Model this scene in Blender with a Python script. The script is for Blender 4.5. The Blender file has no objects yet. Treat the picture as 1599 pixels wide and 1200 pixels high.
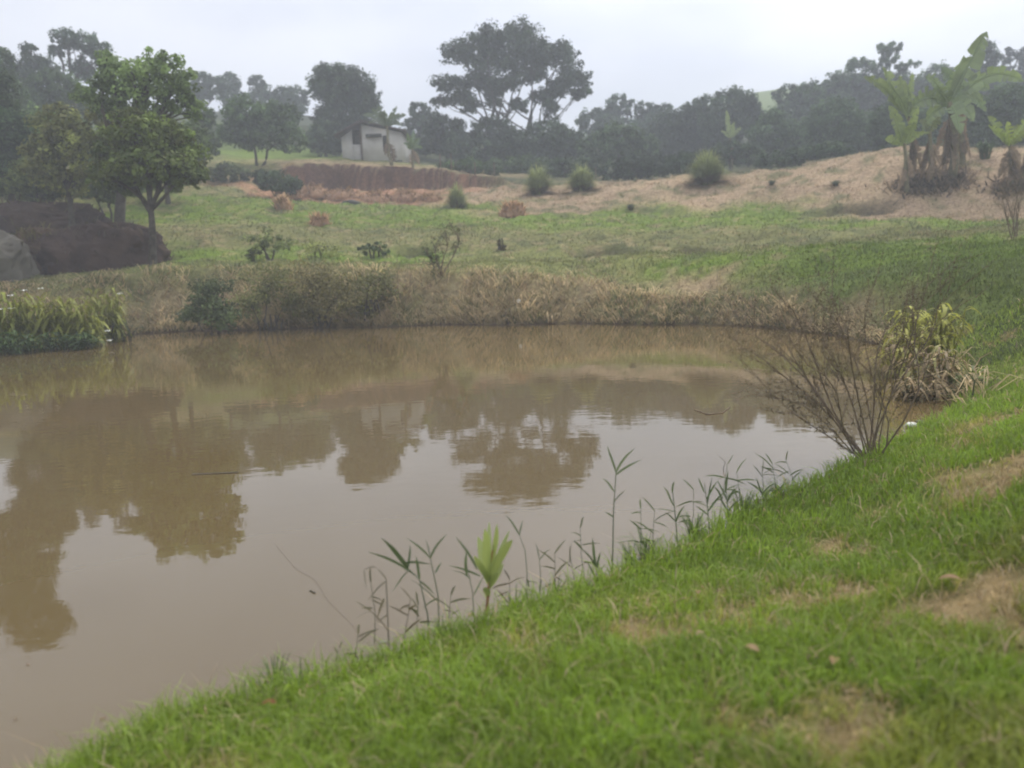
import bpy, math, random
import numpy as np
from mathutils import Vector, Matrix

# ------------------------------------------------------------------ camera, world, sun, exposure
sc = bpy.context.scene
COL = sc.collection
EYE = 1.67                                  # metres above the water
PITCH, ROLL = math.radians(9.5), math.radians(2.3)
F = 1200.0                                  # focal length in pixels of a 1599 px wide frame
R0 = Vector((1, 0, 0)); FW = Vector((0, math.cos(PITCH), -math.sin(PITCH))); U0 = Vector((0, math.sin(PITCH), math.cos(PITCH)))
RR = math.cos(ROLL) * R0 - math.sin(ROLL) * U0
UU = math.sin(ROLL) * R0 + math.cos(ROLL) * U0
cam_d = bpy.data.cameras.new('camera'); cam = bpy.data.objects.new('camera', cam_d); COL.objects.link(cam)
M = Matrix((RR, UU, -FW)).transposed().to_4x4(); M.translation = Vector((0, 0, EYE)); cam.matrix_world = M
cam_d.sensor_width = 36; cam_d.lens = 36 * F / 1599.0
cam_d.clip_start = 0.05; cam_d.clip_end = 2000
cam_d.dof.use_dof = True; cam_d.dof.focus_distance = 7.5
cam_d.dof.aperture_fstop = (cam_d.lens / 1000) / 0.020
sc.camera = cam

SUN_EL, SUN_AZ = math.radians(52), math.radians(28)     # azimuth from +Y towards +X
world = bpy.data.worlds.new('World'); sc.world = world; world.use_nodes = True
nt = world.node_tree; nt.nodes.clear()
out = nt.nodes.new('ShaderNodeOutputWorld'); bg = nt.nodes.new('ShaderNodeBackground')
sky = nt.nodes.new('ShaderNodeTexSky'); sky.sky_type = 'NISHITA'; sky.sun_disc = False
sky.sun_elevation = SUN_EL; sky.sun_rotation = SUN_AZ; sky.air_density = 1.0; sky.dust_density = 3.0
tc = nt.nodes.new('ShaderNodeTexCoord')
mp = nt.nodes.new('ShaderNodeMapping'); mp.inputs['Scale'].default_value = (1.0, 1.0, 2.6); mp.inputs['Location'].default_value = (0.35, 0.2, 0.1)
nz = nt.nodes.new('ShaderNodeTexNoise'); nz.inputs['Scale'].default_value = 2.3; nz.inputs['Detail'].default_value = 4; nz.inputs['Roughness'].default_value = 0.5
rp = nt.nodes.new('ShaderNodeValToRGB')
rp.color_ramp.elements[0].position = 0.40; rp.color_ramp.elements[0].color = (4.2, 4.4, 5.1, 1)
rp.color_ramp.elements[1].position = 0.60; rp.color_ramp.elements[1].color = (5.7, 5.8, 6.3, 1)
mx = nt.nodes.new('ShaderNodeMix'); mx.data_type = 'RGBA'; mx.inputs[0].default_value = 0.93
nt.links.new(tc.outputs['Generated'], mp.inputs['Vector']); nt.links.new(mp.outputs[0], nz.inputs['Vector'])
nt.links.new(nz.outputs['Fac'], rp.inputs[0])
nt.links.new(sky.outputs[0], mx.inputs[6]); nt.links.new(rp.outputs[0], mx.inputs[7])
# the overcast is brighter around the veiled sun
dp_ = nt.nodes.new('ShaderNodeVectorMath'); dp_.operation = 'DOT_PRODUCT'; dp_.inputs[1].default_value = (math.sin(SUN_AZ) * math.cos(SUN_EL), math.cos(SUN_AZ) * math.cos(SUN_EL), math.sin(SUN_EL))
nt.links.new(tc.outputs['Generated'], dp_.inputs[0])
def _m(op, a, b):
    q = nt.nodes.new('ShaderNodeMath'); q.operation = op
    for i_, v_ in enumerate((a, b)):
        if isinstance(v_, (int, float)): q.inputs[i_].default_value = v_
        else: nt.links.new(v_, q.inputs[i_])
    return q.outputs[0]
glow = _m('ADD', _m('MULTIPLY', _m('POWER', _m('MAXIMUM', dp_.outputs['Value'], 0.0), 6.0), 1.5), 1.0)
gm = nt.nodes.new('ShaderNodeVectorMath'); gm.operation = 'SCALE'; nt.links.new(mx.outputs[2], gm.inputs[0]); nt.links.new(glow, gm.inputs['Scale'])
nt.links.new(gm.outputs[0], bg.inputs['Color']); bg.inputs['Strength'].default_value = 0.1
nt.links.new(bg.outputs[0], out.inputs['Surface'])

sun_d = bpy.data.lights.new('sun', 'SUN'); sun_d.energy = 1.5; sun_d.angle = math.radians(25); sun_d.color = (1.0, 0.93, 0.80)
sun = bpy.data.objects.new('sun', sun_d); COL.objects.link(sun)
sdir = Vector((math.sin(SUN_AZ) * math.cos(SUN_EL), math.cos(SUN_AZ) * math.cos(SUN_EL), math.sin(SUN_EL)))
sun.rotation_euler = (-sdir).to_track_quat('-Z', 'Y').to_euler()

sc.render.engine = 'CYCLES'
sc.view_settings.view_transform = 'Standard'; sc.view_settings.look = 'None'
sc.view_settings.gamma = 1; sc.view_settings.use_curve_mapping = False; sc.view_settings.exposure = 0.98
sc.cycles.use_denoising = True
try: sc.cycles.denoiser = 'OPENIMAGEDENOISE'
except Exception: pass
sc.cycles.max_bounces = 6; sc.cycles.diffuse_bounces = 3; sc.cycles.glossy_bounces = 3
sc.cycles.transmission_bounces = 3; sc.cycles.transparent_max_bounces = 4; sc.cycles.volume_bounces = 1
sc.cycles.filter_width = 1.9
HAZE = 0.0039

# ------------------------------------------------------------------ helpers
rng = np.random.default_rng(7)

def ray(u, v):
    return FW + RR * ((u - 799.5) / F) + UU * ((600 - v) / F)

def at(u, v, Y):
    """world point seen in direction (u, v) of the photograph at Y metres ahead"""
    d = ray(u, v); t = Y / d.y
    return np.array([d.x * t, Y, EYE + d.z * t])

def on_z(u, v, z=0.0):
    d = ray(u, v); t = (z - EYE) / d.z
    return np.array([d.x * t, d.y * t, z])

def px(Y): return Y / F                      # metres per photograph pixel at Y metres

def tag(o, label=None, cat=None, group=None, kind=None):
    if label: o['label'] = label
    if cat: o['category'] = cat
    if group: o['group'] = group
    if kind: o['kind'] = kind
    return o

def empty(name, loc):
    o = bpy.data.objects.new(name, None); COL.objects.link(o); o.location = loc; o.empty_display_size = 0.1
    return o

def mesh_np(name, V, quads=None, tris=None, mat=None, parent=None, col=None, origin=None, smooth=False, attrs=None):
    V = np.asarray(V, dtype=np.float32).reshape(-1, 3)
    q = np.zeros((0, 4), np.int32) if quads is None else np.asarray(quads, np.int32).reshape(-1, 4)
    t = np.zeros((0, 3), np.int32) if tris is None else np.asarray(tris, np.int32).reshape(-1, 3)
    base = np.array(origin if origin is not None else (0, 0, 0), np.float32)
    me = bpy.data.meshes.new(name)
    me.vertices.add(len(V)); me.vertices.foreach_set('co', (V - base).ravel())
    me.loops.add(q.size + t.size); me.loops.foreach_set('vertex_index', np.concatenate([q.ravel(), t.ravel()]))
    me.polygons.add(len(q) + len(t))
    ls = np.concatenate([np.arange(len(q)) * 4, q.size + np.arange(len(t)) * 3]).astype(np.int32)
    me.polygons.foreach_set('loop_start', ls)
    try: me.polygons.foreach_set('loop_total', np.concatenate([np.full(len(q), 4), np.full(len(t), 3)]).astype(np.int32))
    except Exception: pass
    if smooth: me.polygons.foreach_set('use_smooth', np.ones(len(q) + len(t), bool))
    if col is not None:
        a = me.attributes.new('tint', 'FLOAT_COLOR', 'POINT')
        c = np.ones((len(V), 4), np.float32); c[:, :3] = np.asarray(col, np.float32).reshape(-1, 3) if np.ndim(col) > 1 else col
        a.data.foreach_set('color', c.ravel())
    for k, arr in (attrs or {}).items():
        a = me.attributes.new(k, 'FLOAT', 'POINT'); a.data.foreach_set('value', np.asarray(arr, np.float32))
    me.update(calc_edges=True)
    if mat: me.materials.append(mat)
    o = bpy.data.objects.new(name, me); COL.objects.link(o)
    if parent is not None:
        o.parent = parent; o.location = Vector(base.tolist()) - parent.matrix_basis.translation if origin is not None else -parent.matrix_basis.translation
    elif origin is not None: o.location = base.tolist()
    return o

def _hash(i, j, s):
    n = (i.astype(np.int64) * 374761393 + j.astype(np.int64) * 668265263 + s * 1442695041) & 0xffffffff
    n = ((n ^ (n >> 13)) * 1274126177) & 0xffffffff
    return ((n ^ (n >> 16)) & 0xffff) / 65535.0

def vnoise(x, y, s=0):
    i, j = np.floor(x), np.floor(y); fx, fy = x - i, y - j
    fx = fx * fx * (3 - 2 * fx); fy = fy * fy * (3 - 2 * fy); i = i.astype(np.int64); j = j.astype(np.int64)
    a, b, c, d = _hash(i, j, s), _hash(i + 1, j, s), _hash(i, j + 1, s), _hash(i + 1, j + 1, s)
    return (a * (1 - fx) + b * fx) * (1 - fy) + (c * (1 - fx) + d * fx) * fy

def fbm(x, y, s=0, o=4):
    r = 0; amp = .5; tot = 0
    for k in range(o):
        r = r + amp * vnoise(x * 2 ** k + 17.3 * k, y * 2 ** k - 9.1 * k, s + k); tot += amp; amp *= .5
    return r / tot

def sstep(a, b, x):
    t = np.clip((x - a) / (b - a), 0, 1); return t * t * (3 - 2 * t)

# ------------------------------------------------------------------ materials
def new_mat(name):
    m = bpy.data.materials.new(name); m.use_nodes = True; n = m.node_tree
    n.nodes.clear(); o = n.nodes.new('ShaderNodeOutputMaterial'); return m, n, o

def leaf_mat(name, trans=0.35, rough=0.5, gloss=0.02):
    m, n, o = new_mat(name)
    a = n.nodes.new('ShaderNodeAttribute'); a.attribute_name = 'tint'
    d = n.nodes.new('ShaderNodeBsdfDiffuse'); t = n.nodes.new('ShaderNodeBsdfTranslucent'); g = n.nodes.new('ShaderNodeBsdfGlossy')
    g.inputs['Roughness'].default_value = rough; g.inputs['Color'].default_value = (.8, .8, .8, 1)
    m1 = n.nodes.new('ShaderNodeMixShader'); m1.inputs[0].default_value = trans
    m2 = n.nodes.new('ShaderNodeMixShader'); m2.inputs[0].default_value = gloss
    n.links.new(a.outputs['Color'], d.inputs[0]); n.links.new(a.outputs['Color'], t.inputs[0])
    n.links.new(d.outputs[0], m1.inputs[1]); n.links.new(t.outputs[0], m1.inputs[2])
    n.links.new(m1.outputs[0], m2.inputs[1]); n.links.new(g.outputs[0], m2.inputs[2]); n.links.new(m2.outputs[0], o.inputs[0])
    return m

def noise_mat(name, c1, c2, scale, rough=0.9, bump=0.3, bscale=None, spec=0.2, detail=6, dist=0.05):
    m, n, o = new_mat(name)
    p = n.nodes.new('ShaderNodeBsdfPrincipled'); p.inputs['Roughness'].default_value = rough; p.inputs['Specular IOR Level'].default_value = spec
    tcn = n.nodes.new('ShaderNodeTexCoord'); z = n.nodes.new('ShaderNodeTexNoise'); z.inputs['Scale'].default_value = scale; z.inputs['Detail'].default_value = detail
    r = n.nodes.new('ShaderNodeValToRGB'); r.color_ramp.elements[0].position = .35; r.color_ramp.elements[1].position = .65
    r.color_ramp.elements[0].color = (*c1, 1); r.color_ramp.elements[1].color = (*c2, 1)
    z2 = n.nodes.new('ShaderNodeTexNoise'); z2.inputs['Scale'].default_value = bscale or scale * 4; z2.inputs['Detail'].default_value = 6
    b = n.nodes.new('ShaderNodeBump'); b.inputs['Strength'].default_value = bump; b.inputs['Distance'].default_value = dist
    n.links.new(tcn.outputs['Object'], z.inputs['Vector']); n.links.new(tcn.outputs['Object'], z2.inputs['Vector'])
    n.links.new(z.outputs['Fac'], r.inputs[0]); n.links.new(r.outputs[0], p.inputs['Base Color'])
    n.links.new(z2.outputs['Fac'], b.inputs['Height']); n.links.new(b.outputs[0], p.inputs['Normal']); n.links.new(p.outputs[0], o.inputs[0])
    return m

M_LEAF = leaf_mat('tree_leaves', .3); M_GRASS = leaf_mat('grass_blades', .4, gloss=.04); M_BANANA = leaf_mat('banana_leaf', .4, .4, .06)
M_STRAW = leaf_mat('dry_leaf', .42, .7, .01)
M_BARK = noise_mat('bark', (.045, .038, .03), (.10, .088, .07), 6, bump=.6)
M_TWIG = noise_mat('twig_bark', (.14, .105, .075), (.24, .185, .13), 12, bump=.4)
M_DARKSOIL = noise_mat('dark_wet_soil', (.035, .022, .017), (.075, .048, .036), 1.6, bump=.8, bscale=5, dist=.12)
M_PALEROCK = noise_mat('pale_grey_rock', (.10, .09, .07), (.16, .148, .115), 1.6, bump=.5, bscale=6)
M_REDSOIL = noise_mat('reddish_soil', (.30, .17, .10), (.46, .29, .18), 3, bump=.7, bscale=9)
M_WALL = noise_mat('pale_render_wall', (.48, .46, .41), (.60, .58, .54), 1.2, bump=.15)
M_ROOF = noise_mat('old_roof', (.06, .045, .04), (.12, .09, .075), 2.5, bump=.3)
M_DARK = noise_mat('dark_opening', (.02, .02, .02), (.035, .03, .028), 3, bump=.1)
M_WOOD = noise_mat('old_wood', (.10, .075, .05), (.18, .14, .10), 8, bump=.3)
M_WHITE = noise_mat('white_petal', (.75, .75, .68), (.85, .85, .8), 9, bump=.05)
M_ROCK = noise_mat('dark_rock', (.04, .04, .035), (.08, .08, .07), 6, bump=.5)
M_RUST = noise_mat('dead_leaf', (.22, .08, .03), (.34, .15, .07), 20, bump=.4)

# ------------------------------------------------------------------ pond outline and terrain
shore_px = [(140, 1200), (235, 1145), (330, 1112), (420, 1092), (520, 1066), (610, 1036), (700, 1003), (770, 978), (850, 948), (950, 912), (1050, 868),
            (1130, 822), (1220, 777), (1300, 748), (1370, 712), (1440, 675), (1490, 645), (1510, 612), (1480, 575), (1400, 543), (1300, 524), (1200, 512),
            (1100, 507), (1000, 508), (900, 505), (800, 508), (700, 507), (600, 511), (500, 512), (400, 516), (300, 517), (220, 522), (150, 528), (60, 533),
            (-60, 540), (-250, 556)]
P0 = [on_z(u, v)[:2] for u, v in shore_px]
POND = np.array([(-9, -7), (-5.0, -2.5), (-2.3, .5)] + [tuple(p) for p in P0] + [(-24, 11), (-25, 2), (-20, -7)])

def pond_sd(x, y):
    """distance to the pond's edge, positive on land"""
    x = np.asarray(x, float); y = np.asarray(y, float); d = np.full(x.shape, 1e9); ins = np.zeros(x.shape, bool)
    n = len(POND)
    for i in range(n):
        ax, ay = POND[i]; bx, by = POND[(i + 1) % n]; ex, ey = bx - ax, by - ay
        t = np.clip(((x - ax) * ex + (y - ay) * ey) / (ex * ex + ey * ey), 0, 1)
        d = np.minimum(d, np.hypot(x - ax - t * ex, y - ay - t * ey))
        c = ((ay > y) != (by > y)) & (x < (bx - ax) * (y - ay) / (by - ay + 1e-12) + ax); ins ^= c
    return np.where(ins, -d, d)

# ground survey: direction in the photograph, metres ahead, ground cover
#   g fresh green, o olive slope, d straw, p pinkish straw on soil, s bare soil, m dull pasture, f woodland floor
G = [(1599, 1150, 2.15, 'b'), (1400, 1000, 2.9, 'g'), (1100, 1000, 3.1, 'g'), (1599, 900, 3.3, 'b'), (1599, 750, 4.4, 'g'), (1450, 800, 4.6, 'g'), (1599, 620, 6.2, 'g'),
     (1540, 560, 8.2, 'g'), (1599, 500, 9.5, 'q'), (1500, 470, 11.0, 'q'), (1599, 430, 12.5, 'q'), (1440, 430, 13.5, 'q'), (1599, 388, 15.5, 'g'), (1500, 393, 16.0, 'g'),
     (1350, 405, 17.0, 'g'), (1300, 440, 15.6, 'q'), (1200, 415, 18.3, 'g'), (1080, 422, 19.5, 'g'), (1080, 455, 18.3, 'd'), (950, 428, 20.0, 'm'), (800, 428, 20.3, 'm'), (650, 425, 20.8, 'm'),
     (500, 420, 21.5, 'm'), (380, 415, 22.0, 'm'), (250, 420, 22.3, 'm'), (120, 438, 21.5, 'm'), (0, 452, 20.5, 'm'), (-200, 465, 19.5, 'm'),
     (800, 405, 24.0, 'm'), (950, 403, 23.5, 'm'), (1100, 402, 22.5, 'm'), (600, 405, 25.0, 'g'), (400, 405, 25.5, 'g'), (280, 405, 25, 'g'), (130, 425, 24, 'm'), (0, 440, 23, 'm'),
     (1250, 392, 21.5, 'g'), (1400, 383, 19.5, 'g'), (1599, 376, 18.0, 'g'),
     (300, 370, 28, 'o'), (450, 370, 29, 'o'), (620, 372, 29, 'o'), (800, 372, 28, 'o'), (950, 375, 27.5, 'o'), (1100, 378, 25.5, 'o'), (1300, 368, 24.5, 'o'), (1480, 365, 22.0, 'o'),
     (300, 333, 34, 'g'), (420, 330, 35, 'g'), (550, 338, 35, 'g'), (700, 342, 34, 'g'), (850, 343, 33, 'g'), (1000, 347, 31, 'g'), (1150, 348, 29, 'g'), (1350, 346, 27, 'g'), (1540, 350, 24.0, 'g'),
     (300, 312, 39, 'g'), (420, 312, 40, 'g'), (560, 322, 40, 'g'), (700, 328, 38, 'g'), (850, 332, 36, 'p'), (1000, 335, 34, 'g'), (1200, 336, 31.5, 'g'), (1400, 333, 29.5, 'p'), (1599, 335, 27.0, 'p'),
     (740, 302, 43, 'p'), (830, 303, 41, 'p'), (950, 296, 39.5, 'p'), (1100, 283, 38, 'p'), (1250, 268, 36.5, 'p'), (1330, 258, 35.5, 'p'), (1400, 242, 35, 'p'), (1500, 243, 34, 'p'), (1599, 246, 33, 'p'),
     (900, 315, 37.5, 'p'), (1100, 310, 35, 'p'), (1300, 300, 33, 'p'), (1500, 290, 31, 'p'),
     (1400, 238, 40, 'f'), (1250, 262, 42, 'f'), (1100, 276, 44, 'f'), (950, 286, 46, 'f'), (1599, 240, 40, 'f'),
     (420, 308, 43, 's'), (480, 307, 44, 's'), (600, 310, 44, 's'), (680, 312, 43.5, 's'), (350, 300, 42, 'o'),
     (460, 256, 50.5, 'd'), (540, 257, 50, 'd'), (620, 263, 49.5, 'd'), (700, 270, 49, 'd'), (780, 280, 48, 'f'), (400, 258, 50, 'm'),
     (580, 251, 53, 'm'), (480, 247, 55, 'g'), (400, 243, 60, 'g'), (300, 195, 72, 'f'), (430, 195, 72, 'f'), (520, 215, 68, 'f'), (250, 230, 58, 'f'), (340, 232, 70, 'g'), (360, 206, 84, 'g'), (650, 255, 56, 'f'), (800, 268, 62, 'f'), (950, 272, 60, 'f'), (1100, 262, 60, 'f'),
     (200, 300, 38, 'm'), (80, 310, 36, 'm'), (-80, 320, 34, 'm'), (100, 240, 55, 'f'), (-100, 230, 55, 'f'), (0, 170, 90, 'f'), (200, 180, 85, 'f'), (350, 180, 95, 'f'), (450, 175, 100, 'f'),
     (560, 200, 100, 'f'), (650, 215, 110, 'f'), (800, 225, 110, 'f'), (950, 220, 105, 'f'), (1080, 205, 110, 'f'), (1200, 210, 90, 'f'), (1350, 190, 80, 'f'), (1500, 190, 75, 'f'), (1650, 190, 75, 'f'),
     (1110, 182, 150, 'g'), (1170, 145, 165, 'g'), (1240, 133, 165, 'g'), (1400, 130, 165, 'g'), (1650, 125, 165, 'g'), (900, 215, 165, 'f'), (650, 212, 165, 'f'), (350, 190, 160, 'f'), (-100, 150, 150, 'f')]
def _near(Y):
    t = min(max((Y - 6) / 10, 0), 1); return Y * (.85 + .15 * t * t * (3 - 2 * t))
CP = [(*at(u, v, _near(Y)), k) for u, v, Y, k in G]
CP += [(0, 0, .42, 'g'), (0, -5, .6, 'g'), (3, -2, .6, 'g'), (8, 2, .75, 'g'), (12, -8, 1.2, 'g'), (-10, -12, .9, 'g'), (-30, -6, 1.4, 'g'), (-30, 8, 1.6, 'm'), (-38, 22, 3, 'm'),
       (.5, 1.36, .34, 'g'), (-.85, 1.0, .25, 'g'), (14, 12, 1.5, 'g'), (20, 18, 2.0, 'g'), (25, 5, 1.8, 'g'), (40, 30, 6, 'm'), (60, 70, 16, 'f'), (-60, 40, 9, 'f'), (-60, 0, 4, 'm'), (60, 0, 4, 'm'),
       (0, -60, 3, 'm'), (-90, 90, 20, 'f'), (100, 120, 24, 'f'), (-150, 160, 26, 'f'), (150, 165, 30, 'g')]
CX = np.array([(c[0], c[1]) for c in CP]); CZ = np.array([c[2] for c in CP]); CK = [c[3] for c in CP]
def _mq(r): return np.sqrt(r * r + 2.0)
_A = _mq(np.hypot(CX[:, None, 0] - CX[None, :, 0], CX[:, None, 1] - CX[None, :, 1]))
_n = len(CX); _S = np.zeros((_n + 1, _n + 1)); _S[:_n, :_n] = _A + 0.002 * np.eye(_n); _S[_n, :_n] = 1; _S[:_n, _n] = 1
_w = np.linalg.solve(_S, np.append(CZ, 0))
def rbf(x, y):
    r = np.full(x.shape, _w[-1])
    for i in range(_n): r = r + _w[i] * _mq(np.hypot(x - CX[i, 0], y - CX[i, 1]))
    return r

# the eroded cut under the house: everything in front of this line is dug away
CUT = np.array([at(u, 300, Y)[:2] for u, Y in ((440, 46.5), (475, 47.6), (530, 48.0), (590, 47.0), (640, 47.4), (700, 46.6), (750, 46.0), (800, 45.0))])
def cut_side(x, y):
    o = np.argsort(CUT[:, 0]); return y - np.interp(x, CUT[o, 0], CUT[o, 1])

# hollows on the slope, (x, y, radius along x, along y, depth)
HOL = [(*at(u, v, Y)[:2], rx, ry, dp) for u, v, Y, rx, ry, dp in
       ((945, 396, 25.0, 1.05, .95, .6), (1090, 398, 24.0, .85, .7, .5), (650, 397, 26.5, .65, .65, .45), (1340, 327, 30.5, 1.6, .6, .6), (930, 370, 28, .5, .4, .15), (730, 350, 32, .6, .5, .2), (1180, 385, 25.5, .8, .4, .15))]

_tp = [at(u, v, 48.3) for u, v in ((440, 262), (480, 256), (540, 257), (620, 262), (700, 270), (770, 280), (820, 292))]; TOPX = [p_[0] for p_ in _tp]; TOPZ = [p_[2] for p_ in _tp]
def height(x, y):
    x = np.asarray(x, float); y = np.asarray(y, float)
    sd = pond_sd(x, y); z = rbf(x, y)
    # dug face
    cs = cut_side(x, y) + .5 * (fbm(x * .9, y * .9, 31, 3) - .5); near_cut = sstep(CUT[0, 0] - .8, CUT[0, 0] + .3, x) * (1 - sstep(CUT[-1, 0] - 1.0, CUT[-1, 0] + .5, x))
    zlow = at(560, 305, 44)[2] + .03 * (y - 44) + .5 * fbm(x * .8, y * .8, 32, 3)
    zc = np.where(cs < 0, np.minimum(z, zlow), np.minimum(z, zlow + cs * 7.0)); inr = (y > 43.0) & (y < 51)
    zh = np.maximum(z, np.interp(x, TOPX, TOPZ) + .25 * (fbm(x * .8, y * .3, 35, 3) - .5))
    zc = np.where(cs < 0, np.minimum(z, zlow), np.minimum(zh, zlow + cs * 7.0))
    z = np.where(inr, z * (1 - near_cut) + zc * near_cut, z)
    for hx, hy, rx, ry, dp in HOL:
        q = ((x - hx) / rx) ** 2 + ((y - hy) / ry) ** 2; z = z - dp * np.exp(-q * q)
    rough = sstep(.3, 2.5, sd)
    far = sstep(13, 20, y) ; 
    z = z + rough * ((fbm(x * .55, y * .55, 3, 3) - .5) * .22 * (0.35 + far) + (fbm(x * 2.1, y * 2.1, 5, 3) - .5) * .18 * (0.3 + .9 * far))
    z = z + sstep(32, 34, y) * (1 - sstep(42, 48, y)) * (fbm(x * 1.1, y * 1.1, 8, 4) - .5) * .45
    steep = .34 + (1.15 - .34) * sstep(9, 15, y)
    prof = .015 + steep * np.maximum(sd, 0) + (fbm(x * 1.5, y * 1.5, 11, 3) - .5) * .12 * sstep(.1, .8, sd)
    k = .12; a, b = z, prof; h_ = np.clip(.5 + .5 * (b - a) / k, 0, 1)
    land = b * (1 - h_) + a * h_ - k * h_ * (1 - h_)
    land = np.maximum(land, .012 + .02 * np.minimum(sd, 1))
    bed = np.maximum(-.9, sd * .45)
    z = np.where(sd > 0, land, bed)
    return np.clip(z, -1, 44)

def gz(x, y): return float(height(np.array([x]), np.array([y]))[0])

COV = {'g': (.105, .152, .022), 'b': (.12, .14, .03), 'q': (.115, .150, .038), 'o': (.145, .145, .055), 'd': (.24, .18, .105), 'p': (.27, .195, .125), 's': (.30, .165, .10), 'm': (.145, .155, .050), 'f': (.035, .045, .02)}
CC = np.array([COV[k] for k in CK])
def cover(x, y):
    """what grows where: base colour of the ground cover in linear rgb, hollows shaded dark; dryness"""
    wx = x + (fbm(x * .7, y * .7, 41, 3) - .5) * 2.2; wy = y + (fbm(x * .7, y * .7, 43, 3) - .5) * 2.2
    num = np.zeros(x.shape + (3,)); den = np.zeros(x.shape)
    for i in range(_n):
        sy = .8 + CX[i, 1] * .03
        w = 1 / (((wx - CX[i, 0]) ** 2 * .35 + (wy - CX[i, 1]) ** 2) / sy ** 2 + .02) ** 2.2
        num += w[..., None] * CC[i]; den += w
    c = num / den[..., None]
    sd = pond_sd(x, y)
    # far bank face: straw, with green patches
    n1 = fbm(x * 1.3, y * 1.3, 51, 4); face = (1 - sstep(1.0, 1.9, sd + (n1 - .5) * 1.4 + .9 * sstep(2.5, 6.5, x))) * sstep(10.5, 14, y) * (sd > 0)
    g2 = sstep(.48, .62, fbm(x * .8, y * 1.1, 53, 3))[..., None]
    crest = sstep(.7, 1.5, sd)[..., None]; g2 = np.maximum(g2, crest * .9); straw = np.array([.24, .195, .105]) * (1 - g2 * .8) + np.array([.125, .135, .05]) * g2 * .8
    c = c * (1 - face[..., None]) + straw * face[..., None]
    # dry scalped patches in the lawn near the camera
    n2 = fbm(x * 1.5 + 3.3, y * 1.5, 61, 4); nearm = (1 - sstep(9, 13, y))
    dpx = np.exp(-(((x - .87) / .36) ** 2 + ((y - 1.92) / .26) ** 2)) * .42 + np.exp(-(((x - 1.95) / .47) ** 2 + ((y - 2.72) / .30) ** 2)) * .36
    dpx = dpx + np.exp(-(((x - 1.45) / .43) ** 2 + ((y - 1.87) / .43) ** 2)) * .2 + .12 * sstep(1.2, 2.6, x) * (y < 9)
    n3 = fbm(x * 7, y * 7, 63, 3); dry = sstep(.66, .86, n2 + dpx * .8 + (n3 - .5) * .8) * nearm * sstep(.15, .7, sd)
    c = c * (1 - dry[..., None] * .85) + np.array([.38, .275, .145]) * dry[..., None] * .85
    m2 = (sstep(.52, .72, fbm(x * 1.6, y * 1.6, 73, 4)) * .75 * sstep(16, 22, y) * (1 - sstep(50, 60, y)))[..., None]; c = c * (1 - m2) + np.array([.085, .095, .038]) * m2
    m3 = (sstep(.56, .72, fbm(x * 2.6 + 5, y * 2.6, 75, 4)) * .5 * sstep(14, 20, y) * (1 - sstep(50, 60, y)))[..., None]; c = c * (1 - m3) + np.array([.26, .20, .115]) * m3
    for hx, hy, rx, ry, dp in HOL:  # shade inside the hollows, painted into the ground colour
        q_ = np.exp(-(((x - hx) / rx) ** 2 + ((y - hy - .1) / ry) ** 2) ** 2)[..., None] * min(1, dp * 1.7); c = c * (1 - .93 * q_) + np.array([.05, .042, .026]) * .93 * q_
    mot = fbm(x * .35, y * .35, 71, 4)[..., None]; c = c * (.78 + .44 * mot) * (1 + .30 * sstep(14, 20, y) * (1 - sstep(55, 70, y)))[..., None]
    return c, np.clip(dry + face * .7 * (1 - g2[..., 0]), 0, 1)

def axis(lo, hi, step, far_lo, far_hi, grow=1.09):
    a = list(np.arange(lo, hi, step)); s = step
    while a[-1] < far_hi: s *= grow; a.append(a[-1] + s)
    s = step; b = [lo]
    while b[-1] > far_lo: s *= grow; b.append(b[-1] - s)
    return np.array(sorted(set(b[1:] + a)))
xs = axis(-17, 17, .16, -280, 280); ys = axis(.8, 51, .16, -70, 330)
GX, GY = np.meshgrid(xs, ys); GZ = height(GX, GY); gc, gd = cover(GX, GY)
# bare face of the cut and other steep soil reads darker red-brown
dzx = np.gradient(GZ, axis=0) / np.gradient(ys)[:, None]
st = sstep(.9, 2.2, dzx) * (GY > 42) * (GY < 52); face_soil = np.array([.115, .062, .043])
fs_ = face_soil * (.55 + .9 * fbm(GX * 2.2, GZ * .9, 37, 4))[..., None] + np.array([.09, .05, .025]) * sstep(.5, .65, fbm(GX * .5, GZ * 1.5, 38, 3))[..., None]
gc = gc * (1 - st[..., None]) + fs_ * st[..., None]
bedm = (pond_sd(GX, GY) < .05)[..., None]; gc = np.where(bedm, np.array([.09, .065, .04]), gc)
ny, nx = GX.shape; idx = np.arange(nx * ny).reshape(ny, nx)
quads = np.stack([idx[:-1, :-1], idx[:-1, 1:], idx[1:, 1:], idx[1:, :-1]], -1).reshape(-1, 4)

m, n, o_ = new_mat('ground_cover')
p = n.nodes.new('ShaderNodeBsdfPrincipled'); p.inputs['Roughness'].default_value = .95; p.inputs['Specular IOR Level'].default_value = .1
a = n.nodes.new('ShaderNodeAttribute'); a.attribute_name = 'tint'
tcn = n.nodes.new('ShaderNodeTexCoord'); z1 = n.nodes.new('ShaderNodeTexNoise'); z1.inputs['Scale'].default_value = 7; z1.inputs['Detail'].default_value = 8; z1.inputs['Roughness'].default_value = .7
r1 = n.nodes.new('ShaderNodeMapRange'); r1.inputs[1].default_value = .3; r1.inputs[2].default_value = .7; r1.inputs[3].default_value = .55; r1.inputs[4].default_value = 1.55
vm = n.nodes.new('ShaderNodeVectorMath'); vm.operation = 'SCALE'
z2 = n.nodes.new('ShaderNodeTexNoise'); z2.inputs['Scale'].default_value = 11; z2.inputs['Detail'].default_value = 8; z2.inputs['Roughness'].default_value = .75
b = n.nodes.new('ShaderNodeBump'); b.inputs['Strength'].default_value = .8; b.inputs['Distance'].default_value = .09
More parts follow.
